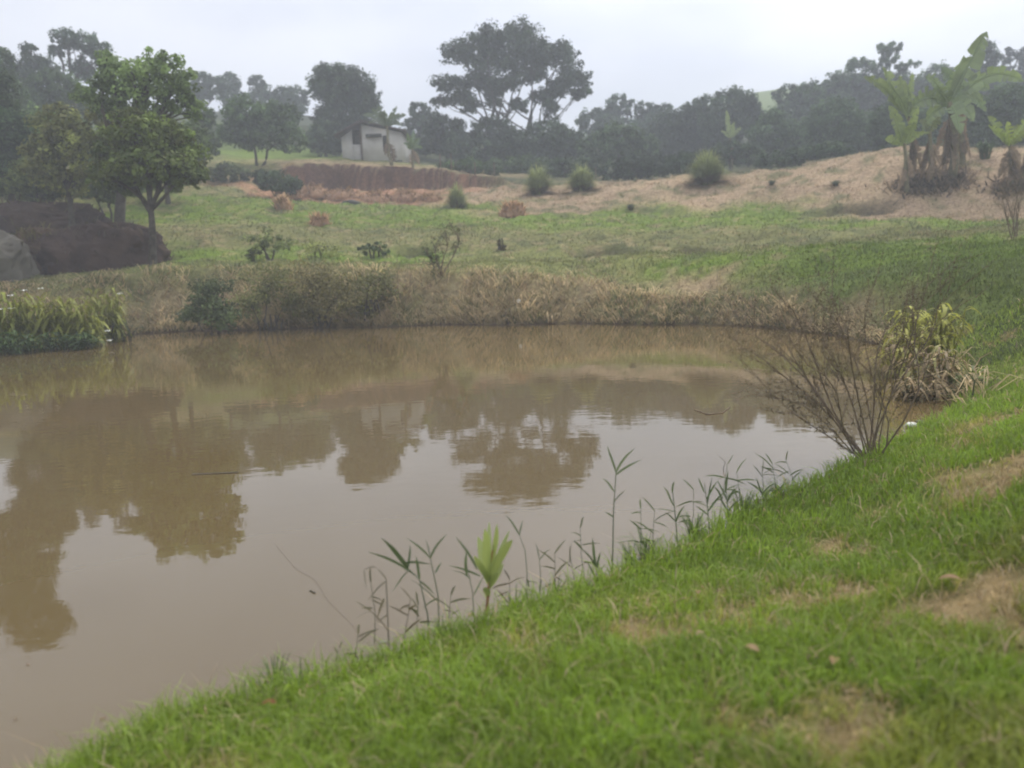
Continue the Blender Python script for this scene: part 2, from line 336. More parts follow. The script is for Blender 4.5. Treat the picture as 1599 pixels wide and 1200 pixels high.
n.links.new(tcn.outputs['Object'], z1.inputs['Vector']); n.links.new(tcn.outputs['Object'], z2.inputs['Vector'])
n.links.new(z1.outputs['Fac'], r1.inputs[0]); n.links.new(a.outputs['Color'], vm.inputs[0]); n.links.new(r1.outputs[0], vm.inputs['Scale'])
n.links.new(vm.outputs[0], p.inputs['Base Color']); n.links.new(z2.outputs['Fac'], b.inputs['Height']); n.links.new(b.outputs[0], p.inputs['Normal']); n.links.new(p.outputs[0], o_.inputs[0])
M_GROUND = m
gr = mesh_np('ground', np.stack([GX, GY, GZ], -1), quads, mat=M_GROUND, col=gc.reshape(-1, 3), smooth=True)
tag(gr, 'grassy banks, pasture and bare slope around the pond', kind='structure')

# ------------------------------------------------------------------ pond water
m, n, o_ = new_mat('muddy_water')
p = n.nodes.new('ShaderNodeBsdfPrincipled'); p.inputs['Base Color'].default_value = (.128, .092, .040, 1); p.inputs['Roughness'].default_value = .012
p.inputs['IOR'].default_value = 1.62
tcn = n.nodes.new('ShaderNodeTexCoord')
mpn = n.nodes.new('ShaderNodeMapping'); mpn.inputs['Scale'].default_value = (1.0, 1.9, 1); mpn.inputs['Rotation'].default_value = (0, 0, .25)
z1 = n.nodes.new('ShaderNodeTexNoise'); z1.inputs['Scale'].default_value = 4.2; z1.inputs['Detail'].default_value = 3; z1.inputs['Roughness'].default_value = .45
z2 = n.nodes.new('ShaderNodeTexNoise'); z2.inputs['Scale'].default_value = .35; z2.inputs['Detail'].default_value = 2
r2 = n.nodes.new('ShaderNodeMapRange'); r2.inputs[1].default_value = .4; r2.inputs[2].default_value = .62; r2.inputs[3].default_value = .25; r2.inputs[4].default_value = 1.0
mu = n.nodes.new('ShaderNodeMath'); mu.operation = 'MULTIPLY'
b = n.nodes.new('ShaderNodeBump'); b.inputs['Strength'].default_value = 1.0; b.inputs['Distance'].default_value = .0014
n.links.new(tcn.outputs['Object'], mpn.inputs[0]); n.links.new(mpn.outputs[0], z1.inputs['Vector']); n.links.new(tcn.outputs['Object'], z2.inputs['Vector'])
n.links.new(z2.outputs['Fac'], r2.inputs[0]); n.links.new(z1.outputs['Fac'], mu.inputs[0]); n.links.new(r2.outputs[0], mu.inputs[1])
n.links.new(mu.outputs[0], b.inputs['Height']); n.links.new(b.outputs[0], p.inputs['Normal']); n.links.new(p.outputs[0], o_.inputs[0])
M_WATER = m
wv = np.array([(-27, -9, 0), (9, -9, 0), (9, 24, 0), (-27, 24, 0)], float)
wt = mesh_np('water', wv, [[0, 1, 2, 3]], mat=M_WATER); tag(wt, 'muddy brown pond water mirroring the sky and trees', kind='structure')

# ------------------------------------------------------------------ blades
def blades(name, P, h, w, lean, ang, col, mat=M_GRASS, parent=None, droop=.5, tipcol=None):
    """grass blades: base points P (N,3), height h, width w, lean (horizontal reach / height), direction ang"""
    N = len(P); dx, dy = np.cos(ang), np.sin(ang); fa = rng.uniform(0, 2 * np.pi, N); sx, sy = np.cos(fa) * w, np.sin(fa) * w
    V = np.zeros((N, 5, 3)); D = np.stack([dx, dy], -1)
    V[:, 0, :2] = P[:, :2] - np.stack([sx, sy], -1); V[:, 1, :2] = P[:, :2] + np.stack([sx, sy], -1); V[:, 0, 2] = V[:, 1, 2] = P[:, 2] - .01
    mid = P[:, :2] + D * (lean * h * .35)[:, None]
    V[:, 2, :2] = mid + .75 * np.stack([sx, sy], -1); V[:, 3, :2] = mid - .75 * np.stack([sx, sy], -1); V[:, 2, 2] = V[:, 3, 2] = P[:, 2] + h * .62
    V[:, 4, :2] = P[:, :2] + D * (lean * h)[:, None]; V[:, 4, 2] = P[:, 2] + h * (1 - droop * np.minimum(lean, 1.3) * .45)
    i = np.arange(N)[:, None] * 5; q = i + np.array([0, 1, 2, 3]); t = i + np.array([3, 2, 4])
    c = np.repeat(col[:, None, :], 5, 1)
    if tipcol is not None: c[:, 4] = tipcol
    return mesh_np(name, V, q, t, mat=mat, col=c.reshape(-1, 3), parent=parent)

def scatter(N, x0, x1, y0, y1, keep):
    x = rng.uniform(x0, x1, N); y = rng.uniform(y0, y1, N); k = keep(x, y); return x[k], y[k]

def in_view(x, y, mg=.12):
    return np.abs(x / np.maximum(y, .3)) < .70 + mg + .3 / np.maximum(y, .5)

BX, BY = [], []
for (y0, y1, dens) in ((1.1, 2.6, 10500), (2.6, 4.0, 6500), (4.0, 6.5, 3400), (6.5, 9, 1600), (9, 11, 900)):
    xa, xb = -y1 * .85 - .3, y1 * .85 + .3; N = int((xb - xa) * (y1 - y0) * dens)
    x, y = scatter(N, xa, xb, y0, y1, lambda x, y: in_view(x, y)); sd = pond_sd(x, y); k = (sd > -.015); BX.append(x[k]); BY.append(y[k])
x = np.concatenate(BX); y = np.concatenate(BY); sd = pond_sd(x, y); z = height(x, y); c, dry = cover(x, y)
N = len(x); edge = 1 - sstep(.03, .28, sd); cl = fbm(x * 3.2, y * 3.2, 81, 3)
keep = rng.uniform(0, 1, N) > dry * .62; x, y, z, c, dry, edge, cl, sd = [q[keep] for q in (x, y, z, c, dry, edge, cl, sd)]; N = len(x)
dist = np.hypot(x, y)
h = (.035 + .085 * rng.uniform(0, 1, N) ** 1.4 * (.5 + cl)) * (1 - .5 * dry) * (1 - .15 * (1 - edge)) + edge * .085 * rng.uniform(0, 1, N) ** 1.5
w = (.0017 + .0016 * rng.uniform(0, 1, N)) * (1 + np.maximum(dist - 2.6, 0) * .18)
straw = rng.uniform(0, 1, N) < .05 + .4 * dry
gcol = c * rng.uniform(.8, 1.6, N)[:, None] * (np.array([1.95, 1.98, 1.2]) * (1 - dry[:, None]) + dry[:, None] * 1.1) * (.75 + .5 * fbm(x * 5, y * 5, 83, 2))[:, None]
yel = rng.uniform(0, 1, N)[:, None] ** 2 * .3; gcol = gcol * (1 - yel) + np.array([.17, .20, .04]) * yel
gcol = np.where(straw[:, None], np.array([.50, .38, .21]) * rng.uniform(.6, 1.2, N)[:, None], gcol)
lean = rng.uniform(.15, 1.3, N) + straw * .8
ang = rng.uniform(0, 2 * np.pi, N)
g1 = blades('grass', np.stack([x, y, z], -1), h, w, lean, ang, gcol); tag(g1, 'short green lawn grass sloping to the pond', kind='stuff')

# mid and far banks, slopes
BX, BY = [], []
for (y0, y1, dens) in ((9, 13, 650), (13, 18, 330), (18, 24, 170), (24, 33, 60), (33, 46, 30)):
    xa, xb = -y1 * .8, y1 * .8; N = int((xb - xa) * (y1 - y0) * dens)
    x, y = scatter(N, xa, xb, y0, y1, lambda x, y: in_view(x, y)); sd = pond_sd(x, y); k = sd > .0; BX.append(x[k]); BY.append(y[k])
x = np.concatenate(BX); y = np.concatenate(BY); hq = np.zeros(len(x))
for hx, hy, rx, ry, dp in HOL: hq = np.maximum(hq, np.exp(-(((x - hx) / rx) ** 2 + ((y - hy) / ry) ** 2) ** 2))
k = rng.uniform(0, 1, len(x)) > hq * .8; x, y = x[k], y[k]
z = height(x, y); c, dry = cover(x, y); sd = pond_sd(x, y); N = len(x); facem = (1 - sstep(.9, 1.8, sd + .9 * sstep(2.5, 6.5, x))) * sstep(10, 14, y)
tuft = fbm(x * 1.3, y * 1.3, 91, 3)
h = (.05 + .11 * rng.uniform(0, 1, N) * sstep(.35, .7, tuft)) * (1 + .25 * sstep(20, 40, y)) + facem * .14 * rng.uniform(0, 1, N)
w = .0045 + .00035 * y
cc = c * rng.uniform(.6, 1.5, N)[:, None]
st_ = (rng.uniform(0, 1, N) < facem * .45)[:, None]; cc = cc * (1 + .5 * facem[:, None]); cc = np.where(st_, np.array([.44, .31, .19]) * rng.uniform(.5, 1.15, N)[:, None], cc)
g2 = blades('pasture_grass', np.stack([x, y, z], -1), h, w, rng.uniform(.2, 1.5, N) + facem * .7, rng.uniform(0, 2 * np.pi, N), cc); tag(g2, 'rough grass and straw on the far banks and slopes', kind='stuff')

# straw hanging over the far waterline
ang_s = []; n_f = 13000
seg = [(POND[i], POND[i + 1]) for i in range(3 + 16, 3 + 34)]
L = np.array([np.hypot(*(b_ - a_)) for a_, b_ in seg]); pick = rng.choice(len(seg), n_f, p=L / L.sum()); tt = rng.uniform(0, 1, n_f)
A = np.array([s[0] for s in seg])[pick]; B = np.array([s[1] for s in seg])[pick]; E = B - A; Nn = np.stack([E[:, 1], -E[:, 0]], -1); Nn /= np.linalg.norm(Nn, axis=1)[:, None]
off = 1.5 * rng.uniform(.0, 1, n_f) ** 1.7; Pq = A + E * tt[:, None] + Nn * off[:, None]
sgn = np.sign(np.median(pond_sd(Pq[:, 0], Pq[:, 1]))); 
if sgn < 0: Nn = -Nn; Pq = A + E * tt[:, None] + Nn * off[:, None]
kf = (off < 1.5 - 1.15 * sstep(2.0, 6.5, Pq[:, 0])) & (Pq[:, 1] > 13.5) | (off < .22); kf &= ~((Pq[:, 1] < 12) & (rng.uniform(0, 1, n_f) < .5)); Pq, Nn, off = Pq[kf], Nn[kf], off[kf]; n_f = len(Pq)
zz = height(Pq[:, 0], Pq[:, 1]); an = np.arctan2(-Nn[:, 1], -Nn[:, 0]) + rng.normal(0, 1.3, n_f)
k2 = fbm(Pq[:, 0] * 2, Pq[:, 1] * 2, 77, 2); hh = rng.uniform(.08, .30, n_f) * (.35 + 1.3 * sstep(.25, .75, fbm(Pq[:, 0] * 1.4, Pq[:, 1] * 1.4, 79, 3)))
cc = np.where((rng.uniform(0, 1, n_f) < .72)[:, None], np.array([.66, .52, .31]) * rng.uniform(.45, 1.1, n_f)[:, None] * np.array([1.1, 1.1, 1.1]), np.array([.12, .14, .05]) * rng.uniform(.6, 1.2, n_f)[:, None]) * (.7 + .7 * k2)[:, None]
g3 = blades('dry_grass', np.stack([Pq[:, 0], Pq[:, 1], zz], -1), hh, np.full(n_f, .010), rng.uniform(.6, 3.0, n_f), an, cc, mat=M_STRAW, droop=1.0); tag(g3, 'dry straw fringe hanging over the far waterline', kind='stuff')

# ------------------------------------------------------------------ tubes, trees
def tube_arr(pts, rad, sides=6):
    pts = np.asarray(pts, float); n_ = len(pts); T = np.gradient(pts, axis=0); T /= np.linalg.norm(T, axis=1)[:, None] + 1e-9
    up = np.array([.31, .22, .92]); A_ = np.cross(T, up); A_ /= np.linalg.norm(A_, axis=1)[:, None] + 1e-9; B_ = np.cross(T, A_)
    th = np.arange(sides) * 2 * np.pi / sides
    V = pts[:, None] + (np.cos(th)[None, :, None] * A_[:, None] + np.sin(th)[None, :, None] * B_[:, None]) * np.asarray(rad)[:, None, None]
    q = []
    for i in range(n_ - 1):
        for j in range(sides): q.append((i * sides + j, i * sides + (j + 1) % sides, (i + 1) * sides + (j + 1) % sides, (i + 1) * sides + j))
    return V.reshape(-1, 3), np.array(q)

class Geo:
    def __init__(s): s.V = []; s.Q = []; s.T = []; s.C = []; s.n = 0
    def add(s, V, q=None, t=None, c=(.5, .5, .5)):
        V = np.asarray(V, float).reshape(-1, 3); c = np.asarray(c, float)
        s.V.append(V); s.C.append(np.broadcast_to(c, V.shape) if c.ndim == 1 else c)
        if q is not None: s.Q.append(np.asarray(q).reshape(-1, 4) + s.n)
        if t is not None: s.T.append(np.asarray(t).reshape(-1, 3) + s.n)
        s.n += len(V)
    def tube(s, pts, rad, sides=6, c=(.08, .06, .04)): V, q = tube_arr(pts, rad, sides); s.add(V, q, c=c)
    def build(s, name, mat, parent=None, smooth=False, kind=None, origin=None):
        o = mesh_np(name, np.concatenate(s.V), np.concatenate(s.Q) if s.Q else None, np.concatenate(s.T) if s.T else None, mat=mat, parent=parent, col=np.concatenate(s.C), smooth=smooth, origin=origin)
        if kind: o['kind'] = kind
        return o

def curve(a_, b_, n_=6, wob=.06, sag=0.0, r=None):
    a_, b_ = np.asarray(a_, float), np.asarray(b_, float); L_ = np.linalg.norm(b_ - a_); t_ = np.linspace(0, 1, n_)[:, None]
    r = r or rng; k = r.normal(0, wob * L_, 3); k2 = r.normal(0, wob * L_ * .5, 3)
    return a_ + (b_ - a_) * t_ + k * np.sin(np.pi * t_) + k2 * np.sin(2 * np.pi * t_) + np.array([0, 0, sag * L_]) * np.sin(np.pi * t_)

def leaf_cloud(blobs, l, cov, col, seed, clump=.34, colvar=.36, flat=.8, hollow=.5, warm=0.0):
    r = np.random.default_rng(seed); Vs, Cs = [], []; clumps = []
    for (c, a_, d_, b_) in blobs:                       # centre, radii along x, y, z
        n_ = int(1.9 * cov * np.pi * a_ * b_ / (.5 * l * l * .62)); per = 30; K = max(9, n_ // per)
        D = r.normal(0, 1, (K, 3)); D /= np.linalg.norm(D, axis=1)[:, None]; D *= r.uniform(hollow, 1.0, K)[:, None] ** .8
        cen = np.array(c) + D * np.array([a_, d_, b_]) * .86; clumps.append(cen)
        ks = r.integers(0, K, n_); cr = clump * (a_ * b_) ** .5 * r.uniform(.6, 1.3, K)[ks] * (60 / (K + 40)) ** .3
        off = r.normal(0, 1, (n_, 3)); off /= np.linalg.norm(off, axis=1)[:, None]; off *= (r.uniform(0, 1, n_) ** .45)[:, None] * cr[:, None] * np.array([1, 1, flat])
        P_ = cen[ks] + off
        nrm = off / (cr[:, None] + 1e-6) * .8 + (P_ - np.array(c)) / np.array([a_, d_, b_]) * .45 + np.array([0, 0, .35]) + r.normal(0, .45, (n_, 3))
        nrm /= np.linalg.norm(nrm, axis=1)[:, None]
        t1 = np.cross(nrm, r.normal(0, 1, (n_, 3))); t1 /= np.linalg.norm(t1, axis=1)[:, None]; t2 = np.cross(nrm, t1)
        ll = l * r.uniform(.6, 1.35, n_)[:, None]
        V = np.stack([P_ - t1 * ll * .5, P_ + t2 * ll * .31 - nrm * ll * .05, P_ + t1 * ll * .5, P_ - t2 * ll * .31 - nrm * ll * .05], 1)
        bt = r.uniform(.72, 1.4); cl_ = bt * (1 + colvar * r.normal(0, 1, K))[ks].clip(.5, 1.7) * r.uniform(.75, 1.3, n_)
        cc_ = np.array(col)[None] * np.array([1.6, 1.6, 1.25]) * cl_[:, None]
        wv_ = (r.uniform(0, 1, K)[ks] * warm)[:, None]; cc_ = cc_ * (1 - wv_) + np.array([.13, .11, .03]) * wv_
        Vs.append(V); Cs.append(np.repeat(cc_[:, None], 4, 1))
    V = np.concatenate(Vs); n_ = len(V)
    return V.reshape(-1, 3), np.arange(n_ * 4).reshape(-1, 4), np.concatenate(Cs).reshape(-1, 3), clumps

SEED = [100]
def tree(label, Y, base_u, blobs, col, name='tree', cat='tree', group=None, leaf=None, cov=3.2, trunk=.18, stems=1, lean=0, base_v=None, limbs=3, dyr=.8, warm=0., clump=.34, colvar=.36, hollow=.5, bark=M_BARK, dy=None, twigs=0):
    """blobs in photograph units: (u, v, half width, half height)"""
    SEED[0] += 1; sd_ = SEED[0]; r = np.random.default_rng(sd_ + 1000)
    bl = []
    for k, b_ in enumerate(blobs):
        u, v, ru, rv = b_[:4]; yy = Y + (b_[4] if len(b_) > 4 else r.uniform(-.5, .5) * ru * px(Y))
        c = at(u, v, yy); a_ = ru * px(Y); h_ = rv * px(Y); bl.append((c, a_, max(a_, h_) * dyr, h_))
    bx = at(base_u, base_v or 300, Y)[0]; bz = gz(bx, Y); base = np.array([bx, Y, bz])
    t = empty(name, base.tolist()); tag(t, label, cat, group)
    l = leaf or 3.4 * px(Y) * 1.3
    V, q, c_, clumps = leaf_cloud(bl, l, cov, col, sd_, clump=clump, colvar=colvar, hollow=hollow, warm=warm)
    g = Geo()
    for s in range(stems):
        b0 = base + np.array([(s - (stems - 1) / 2) * trunk * 2.2, 0, -.2]); top_blob = bl[s % len(bl)][0]
        fork = b0 + (top_blob - b0) * (.55 if stems == 1 else .45) + np.array([lean, 0, 0]); fork[2] = max(fork[2], bz + .4)
        pts = curve(b0, fork, 7, .03, r=r); g.tube(pts, np.linspace(trunk, trunk * .62, 7) * (1 + .5 * np.exp(-np.arange(7) * 1.2)), 7)
        for c, *_ in bl[s::stems]:
            mid = c; g.tube(curve(fork - (fork - b0) * r.uniform(0, .25), mid, 7, .05, .04, r=r), np.linspace(trunk * .5, trunk * .16, 7), 5)
            for cl in clumps[[i for i, q_ in enumerate(bl) if q_[0] is c][0]][:limbs]:
                g.tube(curve(mid - (mid - fork) * r.uniform(.1, .6), cl, 5, .06, .05, r=r), np.linspace(trunk * .22, trunk * .06, 5), 4)
    g.build('trunk', bark, t, smooth=True)
    cr = mesh_np('crown', V, q, mat=M_LEAF, parent=t, col=c_)
    return t

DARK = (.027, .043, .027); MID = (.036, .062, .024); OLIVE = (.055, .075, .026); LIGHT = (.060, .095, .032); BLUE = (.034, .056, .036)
WOOD = 'trees of the wood beyond the meadow'
# --- the large tree on the skyline
tree('tall broad tree with open airy crown and several bare stems, highest on the skyline', 66, 800,
     [(815, 62, 38, 32), (765, 62, 34, 28), (720, 82, 34, 26), (870, 85, 38, 26), (895, 122, 34, 24), (905, 148, 24, 11), (700, 130, 32, 14), (745, 125, 38, 20), (830, 112, 34, 22), (795, 95, 34, 20), (770, 150, 16, 22), (868, 140, 22, 18), (860, 170, 16, 20), (690, 158, 20, 12), (735, 165, 18, 14), (790, 128, 30, 22), (760, 90, 30, 22), (835, 80, 30, 24), (850, 150, 26, 16), (720, 150, 26, 16), (810, 165, 20, 14)],
     DARK, trunk=.17, stems=7, cov=2.8, limbs=4, clump=.42, hollow=.2, dyr=.7)
tree('dark dense round tree standing behind the pale house', 62, 535, [(540, 140, 46, 40), (515, 130, 36, 32), (565, 150, 32, 38), (535, 185, 50, 32)], DARK, trunk=.25, cov=4)
tree('feathery tree with sky showing through, topmost above the left woods', 60, 130, [(105, 58, 28, 16), (140, 72, 30, 20), (160, 90, 20, 26), (90, 78, 12, 16), (130, 110, 26, 20)], BLUE, trunk=.2, cov=2.6, hollow=.3, clump=.36, limbs=6)
tree('tree with thin crown at the left frame edge above a dark thicket', 46, 0, [(0, 100, 26, 30), (-30, 130, 40, 40), (10, 150, 34, 36), (30, 175, 30, 30)], MID, trunk=.2)
tree('small round tree between the feathery tree and the left frame edge', 56, 45, [(48, 82, 18, 15), (60, 110, 34, 24), (30, 120, 28, 26)], BLUE, trunk=.15)
tree('bushy dark tree below the feathery crown', 50, 95, [(85, 140, 48, 32), (110, 165, 50, 36), (60, 175, 40, 36)], MID, trunk=.2)
tree('pale green spreading tree rising behind the small round orchard tree', 26.5, 185, [(180, 112, 42, 34), (245, 95, 40, 18), (225, 125, 60, 30), (280, 130, 36, 26), (155, 150, 44, 34), (215, 170, 66, 34), (290, 165, 34, 26)], (.092, .13, .052), trunk=.2, cov=2.2, hollow=.3, limbs=6, leaf=.14)
tree('low-crowned tree with single grey trunk beside the dark earth mound', 23.4, 236, [(230, 215, 62, 38, 0), (185, 232, 46, 40, .4), (278, 235, 44, 36, .3), (230, 260, 80, 30, -.2), (165, 275, 34, 24, 0), (290, 268, 36, 28, 0), (200, 185, 30, 18, 0), (200, 288, 34, 18, .5), (262, 284, 34, 18, .4)],
     (.078, .110, .030), trunk=.125, cov=3.0, limbs=7, leaf=.13, warm=.35, base_v=400)
tree('olive yellowish tree left of the low-crowned tree', 29, 105, [(95, 205, 46, 44), (130, 240, 44, 44), (70, 255, 40, 40), (120, 285, 40, 22), (160, 200, 30, 40)], (.115, .13, .042), trunk=.12, cov=2.6, warm=.5, leaf=.15)
tree('dark green thicket tree at the left frame edge', 32, 10, [(15, 200, 44, 34), (-20, 230, 48, 44), (30, 245, 34, 34), (5, 275, 40, 26)], (.022, .042, .018), trunk=.16)
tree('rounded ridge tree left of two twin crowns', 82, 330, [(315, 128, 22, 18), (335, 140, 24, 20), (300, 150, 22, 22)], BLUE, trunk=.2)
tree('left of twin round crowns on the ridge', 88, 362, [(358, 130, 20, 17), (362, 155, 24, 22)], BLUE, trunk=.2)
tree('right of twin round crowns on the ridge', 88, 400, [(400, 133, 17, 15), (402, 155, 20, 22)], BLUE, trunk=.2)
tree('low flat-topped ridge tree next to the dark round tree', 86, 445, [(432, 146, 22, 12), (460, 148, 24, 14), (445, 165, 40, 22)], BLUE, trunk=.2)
tree('wide soft green tree above the small meadow with slim forked trunk', 50, 404, [(385, 175, 42, 26), (430, 185, 44, 28), (405, 210, 56, 26), (455, 215, 26, 26), (360, 205, 22, 22)], (.042, .068, .032), trunk=.1, cov=2.8, stems=2, base_v=255)
tree('shadowy shrub tree between the ridge and the left orchard tree', 46, 325, [(318, 188, 22, 26), (300, 215, 30, 26), (325, 225, 20, 20)], MID, trunk=.1)
tree('bushy dark green tree pressed against the left end of the house', 57, 512, [(508, 205, 28, 22), (520, 225, 22, 20), (495, 222, 22, 20)], (.026, .042, .024), trunk=.12)
tree('very tall full tree standing just outside the left edge, seen mirrored in the pond', 33, -150, [(-95, -60, 60, 50), (-170, 0, 80, 60), (-85, 30, 46, 60), (-140, 100, 90, 70), (-60, 90, 50, 60), (-30, 150, 60, 60)], MID, trunk=.3, cov=2.4)
tree('soft mid-green tree filling the gap behind the low-crowned tree', 36, 262, [(250, 215, 46, 40), (300, 225, 34, 36), (275, 262, 50, 26), (215, 262, 44, 28)], (.07, .10, .042), trunk=.12, base_v=320, cov=2.4, leaf=.16)
tree('pale hazy tree behind the olive yellowish tree', 37, 80, [(60, 205, 44, 36), (110, 220, 46, 40), (150, 250, 44, 34), (40, 255, 44, 30)], (.065, .098, .040), trunk=.12, base_v=320, cov=2.4, leaf=.16)
for lab, u, c_ in (('low leafy bush behind the dark earth mounds, left end', 60, (.07, .09, .03)), ('leafy understory bush between two left trunks', 170, (.06, .085, .03))):
    tree(lab, 31, u, [(u, 268, 44, 26), (u - 30, 288, 36, 22), (u + 32, 288, 36, 22), (u, 302, 36, 16)], c_, name='shrub', cat='shrub', trunk=.06, stems=3, group='bushes under the left trees', base_v=330)
# --- right of house
for lab, Y, bu, bl, colr, kw in (
    ('small bluish round tree right of the house under the tall tree', 74, 655, [(655, 172, 20, 14), (668, 190, 26, 18), (645, 200, 22, 20)], BLUE, {}),
    ('dark shrubby tree under the left limbs of the tall tree', 62, 700, [(695, 200, 34, 22), (670, 222, 34, 22), (715, 225, 34, 26)], DARK, {}),
    ('dark thick tree directly below the tall tree', 60, 770, [(770, 205, 42, 26), (745, 235, 40, 26), (800, 230, 44, 28)], DARK, {}),
    ('black-green tree standing right under the bare stems', 61, 860, [(855, 212, 42, 28), (885, 230, 40, 30), (835, 245, 40, 26)], DARK, {}),
    ('mossy green shrub tree at the foot of the tall tree', 54, 815, [(815, 258, 40, 18), (780, 262, 32, 16), (845, 262, 30, 14)], MID, {}),
    ('bluish tree right beside the tall tree crown', 80, 930, [(925, 190, 32, 22), (950, 200, 28, 24)], BLUE, {}),
    ('small round skyline tree with knobbly top', 84, 968, [(968, 163, 24, 15), (960, 182, 34, 18)], BLUE, {}),
    ('lighter green bush tree in front of the wood', 58, 965, [(965, 212, 44, 20), (940, 232, 44, 26), (995, 235, 40, 28)], (.036, .058, .030), {}),
    ('low dark skyline tree with twin tufts', 82, 1020, [(1008, 170, 20, 12), (1036, 172, 18, 10), (1020, 192, 40, 20)], BLUE, {}),
    ('dark tree filling the gap behind the lighter bush', 70, 1050, [(1050, 195, 38, 26), (1030, 220, 38, 30), (1075, 222, 40, 34)], DARK, {}),
    ('sloping-topped dark tree beside the highest dark dome', 68, 1095, [(1085, 180, 34, 22), (1105, 170, 30, 22), (1095, 210, 46, 34)], DARK, {}),
    ('dome-shaped dark tree next to the bare green hill', 66, 1148, [(1145, 162, 40, 26), (1165, 185, 30, 30), (1130, 200, 44, 40)], DARK, {}),
    ('bush tree at the foot of the dome-shaped tree', 52, 1140, [(1140, 235, 30, 16), (1165, 242, 34, 18), (1118, 248, 24, 14)], (.034, .056, .028), {}),
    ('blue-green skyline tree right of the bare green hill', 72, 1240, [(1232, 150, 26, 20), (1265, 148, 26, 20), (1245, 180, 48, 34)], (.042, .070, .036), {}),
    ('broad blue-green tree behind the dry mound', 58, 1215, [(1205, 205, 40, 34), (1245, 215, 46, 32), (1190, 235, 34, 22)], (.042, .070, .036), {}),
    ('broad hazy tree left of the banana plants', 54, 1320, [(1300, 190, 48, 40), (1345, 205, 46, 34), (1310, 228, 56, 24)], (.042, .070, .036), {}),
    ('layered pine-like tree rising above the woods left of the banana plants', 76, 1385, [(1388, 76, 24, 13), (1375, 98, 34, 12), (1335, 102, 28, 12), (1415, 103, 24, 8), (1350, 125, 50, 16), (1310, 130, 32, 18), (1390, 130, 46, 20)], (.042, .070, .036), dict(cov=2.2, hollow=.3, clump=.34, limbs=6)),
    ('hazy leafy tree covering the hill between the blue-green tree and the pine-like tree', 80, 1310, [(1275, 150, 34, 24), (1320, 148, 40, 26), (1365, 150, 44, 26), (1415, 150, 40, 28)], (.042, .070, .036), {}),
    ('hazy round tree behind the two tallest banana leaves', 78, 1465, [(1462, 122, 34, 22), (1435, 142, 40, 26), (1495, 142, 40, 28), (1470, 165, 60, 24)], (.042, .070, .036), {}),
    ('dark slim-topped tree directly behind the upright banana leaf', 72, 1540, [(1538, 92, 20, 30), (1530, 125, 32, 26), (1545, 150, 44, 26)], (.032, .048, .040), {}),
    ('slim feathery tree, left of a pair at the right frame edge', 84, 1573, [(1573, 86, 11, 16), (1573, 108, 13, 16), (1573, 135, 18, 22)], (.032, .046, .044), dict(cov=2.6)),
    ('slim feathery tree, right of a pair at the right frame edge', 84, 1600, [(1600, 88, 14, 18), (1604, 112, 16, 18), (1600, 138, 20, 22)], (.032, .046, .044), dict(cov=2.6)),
    ('leafy tree behind the stems of the banana plants', 48, 1420, [(1395, 190, 44, 34), (1440, 205, 50, 36), (1400, 225, 50, 24)], (.042, .070, .036), {}),
    ('rounded green tree between the two banana groups', 46, 1540, [(1520, 180, 44, 34), (1560, 185, 46, 36), (1530, 215, 50, 34), (1600, 200, 40, 40), (1575, 150, 40, 20)], (.042, .066, .036), {}),
    ('low bush at the end of the cut bank under the wood', 50, 735, [(735, 258, 26, 14), (700, 262, 26, 12), (760, 268, 26, 12)], MID, {}),
    ('low dark bush behind the two middle grass clumps', 50, 880, [(880, 265, 34, 18), (915, 262, 30, 20), (850, 272, 26, 12)], DARK, {}),
    ('low dark bush behind the mound crest', 47, 990, [(985, 262, 36, 20), (1025, 262, 34, 20), (955, 268, 26, 16)], DARK, {}),
    ('low bush behind the tall grass clump on the crest', 46, 1080, [(1070, 255, 34, 22), (1110, 252, 30, 20)], DARK, {}),
    ('deep green bush beside the mound top', 44, 1270, [(1255, 245, 40, 20), (1300, 240, 40, 20), (1205, 252, 34, 16)], (.028, .046, .026), {}),
):
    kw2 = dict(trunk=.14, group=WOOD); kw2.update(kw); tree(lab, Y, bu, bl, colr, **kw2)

# --- shrubs on the left meadow
def shrub(label, Y, u, blobs, col, **kw):
    return tree(label, Y, u, blobs, col, name=kw.pop('name', 'shrub'), cat=kw.pop('cat', 'shrub'), trunk=kw.pop('trunk', .035), stems=kw.pop('stems', 3), **kw)
shrub('dense dark green shrub left of the cut bank', 43, 432, [(430, 284, 34, 18), (412, 278, 22, 14), (452, 288, 22, 14)], (.030, .048, .024), base_v=305)
shrub('dull green shrub between trunk and dark shrub', 45, 355, [(355, 268, 26, 16), (335, 275, 22, 14), (378, 272, 18, 12)], (.045, .058, .030), base_v=298)
shrub('brownish scrub behind the left earth mound', 36, 130, [(120, 305, 30, 12), (150, 300, 26, 12), (95, 300, 22, 14)], (.11, .10, .04), base_v=325)
shrub('yellow-green scrub above the upper earth mound', 36, 40, [(35, 302, 34, 16), (0, 300, 34, 20), (70, 305, 24, 14)], (.075, .085, .03), base_v=325)
shrub('dark low shrub on the slope above the pond, left of a bare sapling', 25.5, 585, [(572, 388, 15, 10), (592, 386, 16, 11), (602, 396, 10, 6)], (.05, .072, .032), base_v=404, leaf=.10, cov=1.5)
shrub('loose green shrub on the slope above the bank thicket', 24.5, 420, [(410, 375, 30, 22), (440, 382, 34, 18), (395, 395, 24, 14)], (.10, .12, .05), base_v=408, leaf=.09, cov=.8, hollow=.2)
shrub('thin hazy green shrub right of the loose shrub', 24.5, 500, [(490, 385, 34, 20), (520, 392, 28, 16)], (.13, .14, .06), base_v=410, leaf=.08, cov=.5, hollow=.1)
shrub('small grey-brown bush in the middle of the slope', 26, 783, [(783, 385, 10, 14), (778, 396, 14, 8)], (.085, .075, .045), base_v=404, leaf=.09, cov=1.8)

